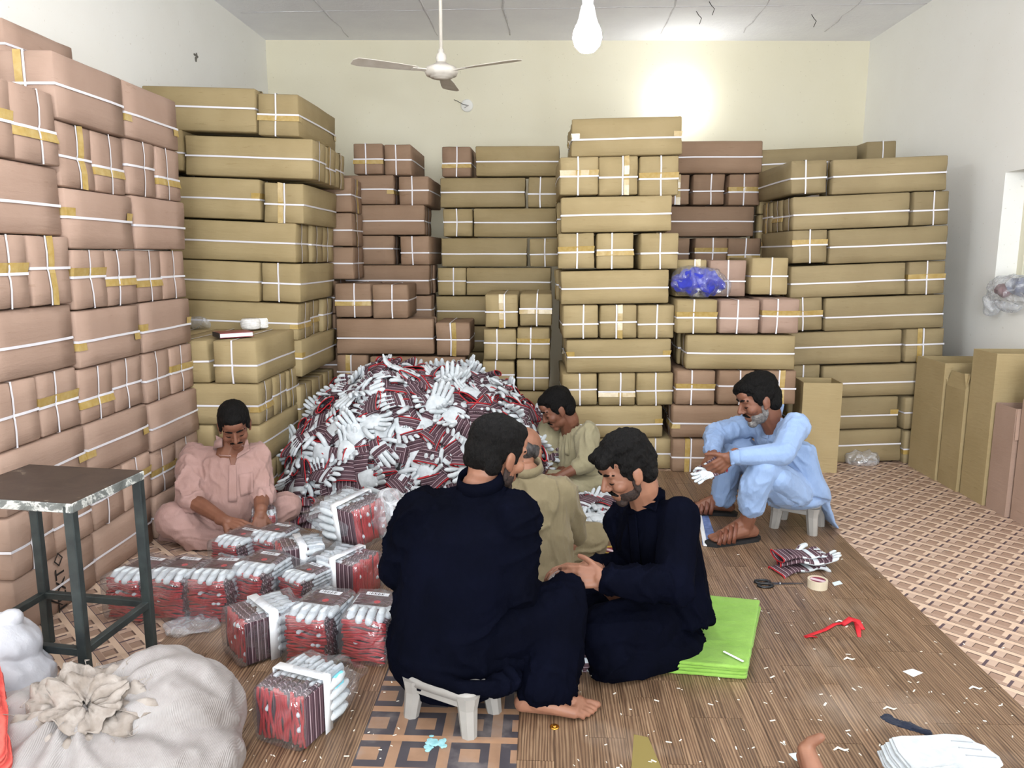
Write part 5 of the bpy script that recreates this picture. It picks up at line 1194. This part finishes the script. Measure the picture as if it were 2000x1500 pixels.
# low plastic stools
m_stl = mat('grey_plastic', '8d8984', '9a9690', 6, .4, spec=.4)
def stool(p, yaw, label, w=.26, d=.20, h=.19):
    o = empty('plastic_stool', p, yaw, label, 'stool', 'low plastic stools'); n = 28; vs = []
    for z, k in ((h - .028, 1.0), (h - .010, 1.0), (h, .96), (h + .002, .6)):
        for i in range(n): a = 2 * math.pi * i / n; c, s = math.cos(a), math.sin(a); e = .42; vs.append((w / 2 * k * math.copysign(abs(c) ** e, c), d / 2 * k * math.copysign(abs(s) ** e, s), z))
    fs = [(i * n + j, i * n + (j + 1) % n, (i + 1) * n + (j + 1) % n, (i + 1) * n + j) for i in range(3) for j in range(n)] + [tuple(range(n - 1, -1, -1)), tuple(3 * n + j for j in range(n))]
    mobj('seat', vs, fs, m_stl, o, True)
    for sx in (-1, 1):
        for sy in (-1, 1):
            mb = MB(); t0, t1 = (w / 2 - .032, d / 2 - .030), (w / 2 - .022, d / 2 - .022); vs = []
            for (cx, cy), z, r in ((t1, 0, .024), (t0, h * .62, .030), (t0, h - .012, .038)):
                for i in range(8): a = R(22.5 + 45 * i); vs.append((sx * cx + r * 1.1 * math.cos(a), sy * cy + r * math.sin(a), z))
            mb.add(vs, [(i * 8 + j, i * 8 + (j + 1) % 8, (i + 1) * 8 + (j + 1) % 8, (i + 1) * 8 + j) for i in range(2) for j in range(8)] + [tuple(range(7, -1, -1)), tuple(16 + j for j in range(8))]); mb.build('leg', m_stl, o)
    for sy in (-1, 1): MB().box((-w / 2 + .03, sy * (d / 2 - .016) - .006, h - .055), (w / 2 - .03, sy * (d / 2 - .016) + .006, h - .02), None, .003).build('apron', m_stl, o)
    return o
stool((-.29, 2.325, 0), R(-27), 'low grey plastic stool under the near man in navy', .27, .20, .15)
stool((1.43, 4.17, 0), R(-32), 'low grey plastic stool under the man in light blue', .25, .22, .165)
# green folded cloth
m_grn = cloth('lime_green_cloth', '739c3e', '86af50', .1)
gc = [onZ(1372, 1160, .05), onZ(1488, 1172, .05), onZ(1462, 1308, .05), onZ(1268, 1292, .05)]
go = empty('folded_cloth', (sum(p.x for p in gc) / 4, sum(p.y for p in gc) / 4, 0), 0, 'lime green folded cloth cushion under the young man in navy', 'cloth'); bpy.context.view_layer.update()
for k in range(4):
    mb = MB(); q = random.Random(k); z0 = .004 + k * .0125
    pts = [Vector((p.x, p.y, 0)) + Vector((q.uniform(-.006, .006), q.uniform(-.008, .008), 0)) for p in gc]
    s = ring_slab(pts, z0, z0 + .014, -.012); mb.add(s.v, s.f)
    l = remesh(mb, 'cloth_layer', .006, m_grn, None, 5, lambda p, n: .0022 * noise.noise(Vector((p.x * 9, p.y * 30, p.z * 40 + k)))); l.parent = go; l.matrix_parent_inverse = go.matrix_world.inverted()
a = onZ(1413, 1272, .062) - go.location; b = onZ(1452, 1292, .062) - go.location; bar(a, b, .010, m_paper, 'white_piping', go, .003)
# sacks at the lower left
def sackmat():
    t = NT('woven_white_sack'); v = t.coord('Object'); w1 = t.a('ShaderNodeTexWave', {'Vector': v, 'Scale': 90, 'Distortion': .4}).outputs[1]
    t.l(t.ramp(t.noise(v, 4, 5, .6), [(.3, C('7b7470')), (.5, C('918b88')), (.7, C('a5a19f'))]), t.p.inputs['Base Color']); t.p.inputs['Roughness'].default_value = .45
    t.bump(t.math('MULTIPLY_ADD', w1, .15, t.noise(v, 14, 5, .65)), .5, .010); return t.m
m_sack = sackmat()
sk_ = empty('woven_sack', (-1.22, 1.9, 0), 0, 'bulging white woven sack with frayed mouth, lower left corner', 'sack'); bpy.context.view_layer.update()
mb = MB(); mb.ell((-1.28, 1.86, .14), (.44, .30, .165)); mb.ell((-1.12, 1.98, .17), (.26, .22, .20)); mb.ell((-1.50, 1.80, .12), (.30, .26, .14)); mb.ell((-1.02, 1.86, .12), (.20, .22, .13)); mb.ell((-1.21, 1.86, .25), (.13, .11, .06))
for v in mb.v: v.z = max(v.z, .004)
nk = Vector((-1.215, 1.83, .305))
def sd(p, n):
    d = p - nk; a = math.atan2(d.y, d.x); r = math.hypot(d.x, d.y); f = max(0.0, 1 - r / .34)
    return (.016 * math.sin(a * 11 + 5 * noise.noise(p * 5)) * f + .020 * noise.noise(p * 6) + .008 * (1 - abs(noise.noise(p * 13)) * 2)) * (1 if p.z > .02 else 0)
remesh(mb, 'sack_body', .009, m_sack, sk_, 4, sd)
m_fray = mat('frayed_sack_cloth', '857a70', 'a0978f', 18, .7, .5, 60, .006)
MR = frame((.1, .88, .45), (.05, -.42, .9))
def ruff(u, v):
    a = 2 * math.pi * u; r = .012 + .135 * v; w = noise.noise(Vector((math.cos(a) * 2.2, math.sin(a) * 2.2, v * 2)))
    l = Vector((math.cos(a) * r * (1.15 + .45 * w), math.sin(a) * r * (.9 + .3 * w), .016 * math.sin(v * 2.8) + .010 * v * math.sin(a * 4 + 7 * w) + .018 * noise.noise(Vector((math.cos(a) * 4, math.sin(a) * 4, v * 6))) + .008 * math.sin(a * 17 + v * 9) * v))
    return nk + MR @ l
g = MB().grid(ruff, 72, 12).build('gathered_mouth', m_fray, sk_, True); g.modifiers.new('t', 'SOLIDIFY').thickness = .003
g2 = MB().grid(lambda u, v: ruff(u + .13, v * .6) + Vector((.015, -.01, .018 + .008 * math.sin(u * 25))), 60, 8).build('gathered_mouth', m_fray, sk_, True); g2.modifiers.new('t', 'SOLIDIFY').thickness = .003
q = random.Random(3); mb = MB()
for k in range(46):
    e = ruff(q.random(), 1.0); pts = [e]
    for j in range(4): pts.append(pts[-1] + Vector((q.uniform(-.012, .016), q.uniform(-.012, .012), q.uniform(-.006, .012))))
    mb.tube(pts, .0011, 4)
tag(mb.build('frayed_threads', m_fray, sk_), kind='stuff')
for c in sk_.children: c.matrix_parent_inverse = sk_.matrix_world.inverted()
m_wbag = mat('thin_white_bag', 'a6a6ac', 'b6b6bb', 5, .35, .5, 22, .012, spec=.5)
wbg = empty('white_bag', (-1.75, 2.14, 0), 0, 'thin white plastic bag beside the table leg, left frame edge', 'bag'); bpy.context.view_layer.update()
mb = MB(); mb.ell((-1.78, 2.16, .15), (.22, .20, .15)); mb.ell((-1.74, 2.20, .25), (.13, .12, .11)); mb.cap((-1.76, 2.2, .28), .07, (-1.68, 2.22, .36), .022)
for v in mb.v: v.z = max(v.z, .004)
remesh(mb, 'bag_body', .008, m_wbag, wbg, 4, lambda p, n: .018 * (1 - abs(noise.noise(Vector((p.x * 9, p.y * 9, p.z * 5)))) * 2) + .006 * noise.noise(p * 25) if p.z > .02 else 0)
def ribmat():
    t = NT('coral_rib_knit'); v = t.coord('Object'); w = t.a('ShaderNodeTexWave', {'Vector': v, 'Scale': 26, 'Distortion': 2, 'Detail': 2}, bands_direction='Z').outputs[1]
    t.l(t.mix(w, C('c8453f'), C('f0685c')), t.p.inputs['Base Color']); t.p.inputs['Roughness'].default_value = .9; t.bump(w, .6, .006); return t.m
ck = empty('knit_roll', (-1.45, 1.8, .02), 0, 'coral red knitted roll at the left frame edge', 'cloth'); bpy.context.view_layer.update()
mb = MB(); mb.chain([P(-30, 1318, 2.02), P(-26, 1400, 1.80), P(-22, 1500, 1.62)], [.042, .046, .046], 16); remesh(mb, 'knit_body', .008, ribmat(), ck, 3, lambda p, n: .005 * math.sin(p.z * 190 + 3 * noise.noise(p * 8)))
# open upright cartons along the right wall and one by the man in blue
def open_carton(label, x0, x1, y0, y1, h, tone, flaps=(), rz=0.0, tape=True):
    o = empty('open_carton', (x0, y0, 0), rz, label, 'carton', 'open upright cartons'); w, d, t = x1 - x0, y1 - y0, .006; m = K[tone]
    mb = MB()
    for lo, hi in (((0, 0, 0), (w, t, h)), ((0, d - t, 0), (w, d, h)), ((0, t, 0), (t, d - t, h)), ((w - t, t, 0), (w, d - t, h)), ((t, t, 0), (w - t, d - t, .005))): mb.box(lo, hi)
    mb.build('carton_wall', m, o)
    for side, ln, ang in flaps:
        if side == '-x': M_ = Matrix.Translation((0, 0, h)) @ Matrix.Rotation(R(ang), 4, 'Y'); b_ = ((0, .004, 0), (.005, d - .004, ln))
        elif side == '+x': M_ = Matrix.Translation((w, 0, h)) @ Matrix.Rotation(R(ang), 4, 'Y'); b_ = ((-.005, .004, 0), (0, d - .004, ln))
        elif side == '-y': M_ = Matrix.Translation((0, 0, h)) @ Matrix.Rotation(R(ang), 4, 'X'); b_ = ((.004, 0, 0), (w - .004, .005, ln))
        else: M_ = Matrix.Translation((0, d, h)) @ Matrix.Rotation(R(ang), 4, 'X'); b_ = ((.004, -.005, 0), (w - .004, 0, ln))
        MB().box(b_[0], b_[1], M_).build('flap', m, o)
    return o
open_carton('tall open carton against the right-hand stack, first along the right wall', 2.65, 3.05, 5.12, 5.50, .80, 'tan')
ob = open_carton('open carton with raised flaps, second along the right wall', 2.66, 3.06, 4.87, 5.10, .66, 'tan', (('-x', .10, 14), ('+x', .12, 12), ('-y', .11, -18), ('+y', .11, -30)))
open_carton('tallest open tan carton, third along the right wall', 2.675, 3.08, 4.60, 4.85, .93, 'tan')
open_carton('short pinkish open carton, fourth along the right wall', 2.69, 3.02, 4.39, 4.585, .64, 'pink', (('-y', .18, 178),))
open_carton('pinkish open carton cut by the right frame edge', 2.71, 3.10, 3.95, 4.37, .70, 'pink', (('-x', .19, 4), ('+y', .17, 8)))
open_carton('open tan carton standing behind the man in light blue', 1.80, 2.06, 5.30, 5.545, .635, 'tan', rz=R(-4))
tl = MB(); tl.lathe([(.001, .0), (.05, 0), (.055, .012), (.05, .03), (.03, .04), (.001, .042)], 18); o = tl.build('glove_roll', m_glv, None, True); o.location = (2.85, 4.98, .70); tag(o, 'rolled white glove peeking out of the flapped carton', 'glove')
MB().box((-.06, -.03, -.004), (.05, .03, .02), None, .006).build('cuff', m_bind, o)
MB().box((2.70 - 2.85, 4.9 - 4.98, -.70), (3.02 - 2.85, 5.07 - 4.98, -.006)).build('packed_filling', m_strp, o)
# ------------------------------------------------------------------ bags
def lump(name, c, r, m, parent, seed, amp=.02, fr=9, vox=.008, extra=(), flat=None):
    mb = MB(); mb.ell(c, r)
    for e in extra: mb.ell(*e)
    if flat is not None:
        for v in mb.v: v.z = max(v.z, flat)
    off = Vector((seed * 3.1, seed, seed * 1.7))
    return remesh(mb, name, vox, m, parent, 2, lambda p, n: amp * (1 - abs(noise.noise(p * fr + off)) * 2.2) + amp * .4 * noise.noise(p * fr * 3 + off))
def thing_empty(name, loc, label, cat, group=None):
    e = empty(name, loc, 0, label, cat, group); bpy.context.view_layer.update(); return e
m_ultra = cloth('ultramarine_cloth', '2a2f8e', '3c43b2', .2)
zb = 1.235; bb = thing_empty('bag_of_cloth', (1.05, 5.33, zb), 'clear bag of ultramarine blue cloth on the end-on cartons', 'bag')
lump('blue_cloth', (1.05, 5.36, zb + .085), (.155, .070, .075), m_ultra, bb, 4, .030, 14, .006, (((1.13, 5.37, zb + .06), (.10, .07, .055)),), zb + .002)
lump('plastic_bag', (1.06, 5.36, zb + .09), (.185, .085, .095), m_plas, bb, 9, .024, 13, .008, (((1.22, 5.36, zb + .05), (.06, .05, .045)),), zb + .001)
wbs = thing_empty('sill_bag', (3.1, 5.25, 1.23), 'clear bag with blue and maroon bits hanging over the window sill', 'bag')
lump('blue_content', (3.12, 5.18, 1.30), (.06, .13, .055), mat('slate_blue_cloth', '45506f', '5d6a8e', 20), wbs, 2, .012, 14, .008)
lump('maroon_content', (3.12, 5.36, 1.265), (.055, .09, .04), mat('maroon_cloth', '7c4250', '8d5563', 20), wbs, 3, .010, 14, .008)
lump('plastic_bag', (3.115, 5.26, 1.27), (.085, .24, .09), m_plas2, wbs, 6, .022, 10, .011, (((3.10, 5.44, 1.17), (.05, .06, .07)), ((3.09, 5.25, 1.18), (.05, .12, .05))))
for nm, p, r, lb, sd_ in (('plastic_scrap', onZ(1682, 905) + Vector((0, 0, .04)), (.12, .08, .055), 'crumpled clear plastic on the floor by the right-hand stack', 3), ('plastic_scrap', Vector((2.86, 4.98, .83)), (.09, .08, .07), 'crumpled clear plastic on top of the flapped carton', 8), ('plastic_scrap', onZ(385, 640, 1.014) + Vector((.03, 0, .035)), (.10, .08, .04), 'crumpled clear plastic on the notebook cartons', 5), ('plastic_scrap', P(1100, 1133, 2.62), (.045, .05, .035), 'small clear bag in the young man\'s hands', 6), ('plastic_scrap', P(760, 1005, 3.55), (.10, .10, .12), 'empty clear bag standing behind the highest bundle', 7), ('plastic_scrap', onZ(372, 1228) + Vector((0, 0, .012)), (.12, .08, .012), 'flat clear plastic scrap on the floor before the bundles', 9)):
    e = thing_empty(nm, p, lb, 'plastic'); lump('crumpled_film', p, r, m_plas2, e, sd_, .016, 13, .008)
# ------------------------------------------------------------------ things on the low carton stack
ZN = 1.016
nbk = empty('notebook', onZ(456, 657, ZN), R(38), 'red-covered notebook on the low stack of cartons', 'notebook')
m_cov = mat('maroon_cover', '6e1f2c', '8a2f3b', 12, .35); MB().box((-.10, -.075, 0), (.10, .075, .004)).build('cover', m_cov, nbk); MB().box((-.10, -.075, .026), (.10, .075, .030)).build('cover', m_cov, nbk); MB().box((-.103, -.075, 0), (-.098, .075, .030)).build('spine', mat('black_spine', '1e1619', rough=.4), nbk); MB().box((-.097, -.072, .004), (.094, .072, .026)).build('pages', m_paper, nbk)
m_twine = mat('white_twine', 'e4e2de', 'f2f1ee', 60, .9, .8, 120, .004)
for i, (u, v, lb) in enumerate(((490, 643, 'larger roll of white twine beside the notebook'), (512, 641, 'smaller roll of white twine behind the larger one'))):
    r_ = (.062, .045)[i]; p = onZ(u, v, ZN); p.z = ZN + .002
    o = MB().lathe([(.001, 0), (r_ * .9, 0), (r_, .012), (r_ * 1.02, .035), (r_, .058), (r_ * .85, .068), (r_ * .3, .066), (.001, .060)], 26).build('twine_roll', m_twine, None, True); o.location = p; tag(o, lb, 'twine')
    for k in range(5): MB().tube([(r_ * 1.015 * math.cos(a_), r_ * 1.015 * math.sin(a_), .012 + .010 * k + .006 * math.sin(a_ * 2 + k)) for a_ in [2 * math.pi * j / 20 for j in range(21)]], .0022, 5).build('strand', m_twine, o)
glove(4, gmat(onZ(430, 634, ZN) + Vector((0, 0, .02)), (0, 0, 1), R(170), 0, 0, False, .9), 'single glove lying behind the twine on the low carton stack', 'single gloves')
# ------------------------------------------------------------------ small things on the floor
m_blk = mat('black_plastic', '151516', rough=.35, spec=.5); m_steel = mat('steel', '8f9296', rough=.3, metal=1)
sc = empty('scissors', onZ(1523, 1143), R(4), 'black-handled scissors lying before the small glove pile', 'scissors')
for s in (-1, 1):
    MB().tube([(-.075 + .034 * math.cos(a_), s * .021 + .019 * math.sin(a_), .009) for a_ in [2 * math.pi * j / 16 for j in range(17)]], .0062, 8).build('handle', m_blk, sc, True)
    MB().add([Vector(p) for p in ((-.04, s * .012, .006), (.0, s * .006, .006), (.11, -s * .001, .006), (.0, -s * .006, .006), (-.04, s * .012, .010), (.0, s * .006, .010), (.11, -s * .001, .009), (.0, -s * .006, .010))], [(0, 1, 2, 3), (7, 6, 5, 4), (0, 4, 5, 1), (1, 5, 6, 2), (2, 6, 7, 3), (3, 7, 4, 0)]).build('blade', m_steel, sc)
MB().lathe([(.001, .014), (.005, .014), (.006, .011), (.006, .003)], 12).build('pivot', m_steel, sc)
def tape_roll(p, col, label, r=.046, h=.05):
    o = empty('tape_roll', p, 0, label, 'tape roll'); ring = [(r * .80, 0), (r, 0), (r, h), (r * .80, h), (r * .80, 0)]
    MB().lathe(ring, 32).build('tape_ring', col, o, False); MB().lathe([(.001, h - .004), (r * .80, h - .004)], 32).build('core_label', m_card2, o)
    MB().box((-r * .74, -.012, h - .0038), (r * .74, .010, h - .0032), Matrix.Rotation(R(-35), 4, 'Z')).build('label_stripe', mat('pale_label', 'cdb6bc', rough=.5), o); return o
m_card2 = mat('wine_label', '6d1432', '7d1e3c', 20, .4)
tape_roll(onZ(1596, 1148), mat('cream_tape', 'c9bca4', rough=.4), 'cream tape roll with wine-red label beside the scissors', .044, .042)
tape_roll(onZ(1192, 1092), mat('yellow_tape', 'b99a36', 'c5a845', 20, .3), 'yellow tape roll between the two men in navy and olive', .048, .05)
m_rrib = mat('red_ribbon_cloth', 'b01620', 'c8222c', 30, .6)
rb = empty('red_ribbon', onZ(1632, 1236), 0, 'knotted scrap of red ribbon on the wood floor', 'ribbon')
W_ = lambda u, v, z: onZ(u, v) - rb.location + Vector((0, 0, z))
MB().tube([W_(1572, 1246, .004), W_(1590, 1240, .006), W_(1610, 1234, .008), W_(1630, 1222, .007), W_(1648, 1222, .012)], .009, 8, flat=.25).build('ribbon_tail', m_rrib, rb, True)
MB().tube([W_(1572, 1246, .004), W_(1582, 1248, .012), W_(1594, 1246, .004)], .008, 8, flat=.3).build('ribbon_tail', m_rrib, rb, True)
MB().tube([W_(1645, 1224, .010), W_(1660, 1218, .02), W_(1675, 1222, .018), W_(1686, 1232, .006)], [.012, .016, .014, .008], 8, flat=.5).build('knot', m_rrib, rb, True)
MB().tube([W_(1672, 1222, .014), W_(1676, 1234, .010), W_(1678, 1246, .004)], [.010, .011, .007], 8, flat=.3).build('ribbon_tail', m_rrib, rb, True)
pp = [onZ(u, v, .004) for u, v in ((1763, 1311), (1782, 1306), (1803, 1314), (1784, 1322))]
tag(mobj('paper_scrap', pp + [p - Vector((0, 0, .001)) for p in pp], [(3, 2, 1, 0), (4, 5, 6, 7), (0, 1, 5, 4), (1, 2, 6, 5), (2, 3, 7, 6), (3, 0, 4, 7)], m_paper), 'square white paper scrap on the floor at right', 'paper')
pp = [onZ(u, v, .004) for u, v in ((1540, 1472), (1556, 1470), (1560, 1488), (1552, 1484))]
tag(mobj('paper_scrap', pp + [p - Vector((0, 0, .001)) for p in pp], [(3, 2, 1, 0), (4, 5, 6, 7), (0, 1, 5, 4), (1, 2, 6, 5), (2, 3, 7, 6), (3, 0, 4, 7)], mat('pale_blue_paper', 'cfe0e6')), 'pale blue paper scrap beside the bare foot', 'paper')
pp = [onZ(u, v, .004) for u, v in ((1625, 1138), (1640, 1134), (1646, 1140), (1630, 1144))]
tag(mobj('paper_scrap', pp + [p - Vector((0, 0, .001)) for p in pp], [(3, 2, 1, 0), (4, 5, 6, 7), (0, 1, 5, 4), (1, 2, 6, 5), (2, 3, 7, 6), (3, 0, 4, 7)], MATS['pale_blue_paper']), 'pale blue paper scrap beside the cream tape roll', 'paper')
m_sock = cloth('dark_denim_knit', '1c2130', '2a3142', .1)
sk2 = thing_empty('sock', onZ(1770, 1425), 'dark blue sock-like scrap behind the white cut-outs', 'sock')
mb = MB(); mb.chain([P(1735, 1408, 2.36), P(1726, 1416, 2.35), P(1745, 1424, 2.33), P(1775, 1428, 2.31), P(1812, 1434, 2.27)], [.018, .015, .022, .027, .014], 10)
for v in mb.v: v.z = max(v.z, .004)
remesh(mb, 'knit_tube', .004, m_sock, sk2, 2, folds((1, 1, 1), .003, 30, 4))
# glove-shaped white cut-outs, a neat pile cut by the lower frame edge
out = [(1740, 1441), (1757, 1438), (1775, 1438), (1808, 1437), (1842, 1434), (1877, 1436), (1892, 1442), (1904, 1451), (1922, 1457), (1934, 1468), (1949, 1478), (1957, 1493), (1947, 1501), (1910, 1494), (1862, 1489), (1820, 1494), (1778, 1498), (1752, 1467)]
ob_ = [onZ(u, v, .055) for u, v in out]; cen = sum(ob_, Vector()) / len(ob_)
for k in range(9):
    q = random.Random(k + 40); sh_ = Vector((-.0045 * (8 - k) + q.uniform(-.006, .006), q.uniform(-.006, .004), 0)); z1 = .0025 + .0064 * (k + 1); z0 = z1 - .0058
    pts = [Vector((p.x, p.y, 0)) + sh_ for p in ob_]; n = len(pts)
    v_ = [p + Vector((0, 0, z0)) for p in pts] + [p + Vector((0, 0, z1 - .001)) for p in pts] + [p + (Vector((cen.x, cen.y, 0)) + sh_ - p) * .012 + Vector((0, 0, z1)) for p in pts]
    o = mobj('glove_cutout', [v - cen * 1 for v in v_], [tuple(range(n)), tuple(range(3 * n - 1, 2 * n - 1, -1))] + [(r_ * n + i, (r_ + 1) * n + i, (r_ + 1) * n + (i + 1) % n, r_ * n + (i + 1) % n) for r_ in range(2) for i in range(n)], m_glv); o.location = cen
    tag(o, '%s white glove-shaped cut-out in the pile at lower right' % ('lowest', 'second lowest', 'third lowest', 'fourth lowest', 'middle', 'fourth from top', 'third from top', 'second from top', 'topmost')[k], 'cut-out', 'white glove cut-outs')
    if k == 8:
        for a_, b_ in (((1857, 1447), (1900, 1450)), ((1872, 1460), (1918, 1465)), ((1886, 1475), (1946, 1480))):
            A_, B_ = onZ(*a_, .0606) - cen, onZ(*b_, .0606) - cen; bar(A_, B_, .0012, mat('slit_grey', '9ea2a6'), 'finger_slit', o, .0008)
m_brs = mat('brass', 'b98a3a', rough=.3, metal=1)
br = empty('brass_button', onZ(1083, 1422), 0, 'small brass button by the bare foot of the near man', 'button')
MB().lathe([(.001, .004), (.009, .004), (.011, .008), (.015, .006), (.016, .001), (.001, .0005)], 20).build('button_disc', m_brs, br, True); MB().lathe([(.001, .010), (.006, .010), (.007, .004)], 14).build('button_stud', m_brs, br, True)
# woven mats
m_bm = mat('blue_woven_mat', '5d74a8', '8094c4', 40, .6, .5, 200, .002)
q4 = [onZ(u, v, .006) for u, v in ((1366, 1003), (1382, 1003), (1402, 1062), (1372, 1064))]
mt = empty('woven_mat', onZ(1380, 1035), 0, 'blue and white woven sack laid flat by the sandalled feet', 'mat'); lo = mt.location
mobj('mat_sheet', [p - lo for p in q4] + [p - lo - Vector((0, 0, .005)) for p in q4], [(3, 2, 1, 0), (4, 5, 6, 7), (0, 1, 5, 4), (1, 2, 6, 5), (2, 3, 7, 6), (3, 0, 4, 7)], m_bm, mt); bar(onZ(1366, 1003, .008) - lo, onZ(1378, 1066, .008) - lo, .022, m_paper, 'white_border', mt, .006)
q4 = [onZ(u, v, .006) for u, v in ((1090, 975), (1165, 938), (1222, 952), (1205, 985), (1130, 992))]
mt = empty('floor_cloth', onZ(1160, 965), 0, 'beige cloth spread under the sorted gloves', 'cloth'); lo = mt.location
mobj('cloth_sheet', [p - lo for p in q4] + [p - lo - Vector((0, 0, .004)) for p in q4], [(4, 3, 2, 1, 0), (5, 6, 7, 8, 9)] + [(i, (i + 1) % 5, 5 + (i + 1) % 5, 5 + i) for i in range(5)], mat('beige_cloth', 'b3a594', 'c4b7a6', 12, .9, .4, 60), mt)
# film stuck on the floor and scattered trimmings
m_film = mat('yellow_tape_film', '857748', rough=.25)
pp = [onZ(u, v, .0045) for u, v in ((1238, 1434), (1266, 1440), (1292, 1500), (1280, 1540), (1228, 1540), (1234, 1490))]; n = len(pp)
tag(mobj('tape_strip', pp + [p - Vector((0, 0, .0008)) for p in pp], [tuple(range(n))[::-1], tuple(range(n, 2 * n))] + [(i, (i + 1) % n, n + (i + 1) % n, n + i) for i in range(n)], m_film), 'yellowish strip of tape stuck to the floor at the bottom', 'tape')
cy = MB(); q = random.Random(12)
for k in range(26): r_ = q.random() ** .6 * .035; a_ = q.random() * 6.28; cy.ell(onZ(850, 1452) + Vector((r_ * math.cos(a_), r_ * math.sin(a_) * 1.3, .003)), (q.uniform(.006, .015), q.uniform(.006, .015), .0014), None, 8, 5)
tag(cy.build('paint_smear', mat('pale_cyan_smear', '7fb4bb', '9ccbd0', 50, .5)), 'pale cyan smear on the parquet print under the stool', 'smear')
q = random.Random(31); mbs = MB()
for k in range(260):
    u, v = q.uniform(1120, 2000), q.uniform(1060, 1500)
    if k % 4 == 0: u, v = q.uniform(430, 780), q.uniform(1230, 1500)
    p = onZ(u, v, .004)
    if p.x > 1.6 and q.random() < .6: continue
    s_ = q.uniform(.001, .0045) * (1.6 if q.random() < .12 else 1); a_ = q.random() * 3.14; M_ = Matrix.Translation(p) @ Matrix.Rotation(a_, 4, 'Z'); mbs.box((-s_ * q.uniform(1, 3), -s_ * .5, 0), (s_ * q.uniform(1, 2), s_ * .5, .0012), M_)
tag(mbs.build('floor_trimmings', mat('leather_trimmings', 'd8d2c4', 'efe9dc', 40, .8)), 'white leather trimmings scattered over the wood floor', 'trimmings', kind='stuff')
for i, (u, v, w) in enumerate(((1628, 1425 + 40, .02), (1725, 1385, .02), (1893, 1345, .02), (1648, 1300 - 12, .018), (1632, 1215, .02))):
    p = onZ(u, v, .004); mb = MB(); q = random.Random(i + 60)
    mb.tube([p, p + Vector((w * .8, w * .4, .004)), p + Vector((w * 1.6, -w * .2, .003)), p + Vector((w * 2.4, w * .3, .001))], [.003, .005, .0045, .002], 6, flat=.4)
    tag(mb.build('leather_offcut', MATS['leather_trimmings'], None, True), ('curled white offcut beside the bare foot', 'white offcut left of the dark sock', 'forked white offcut near the right frame edge', 'pale offcut behind the paper square', 'pale offcut under the red ribbon')[i], 'offcut')
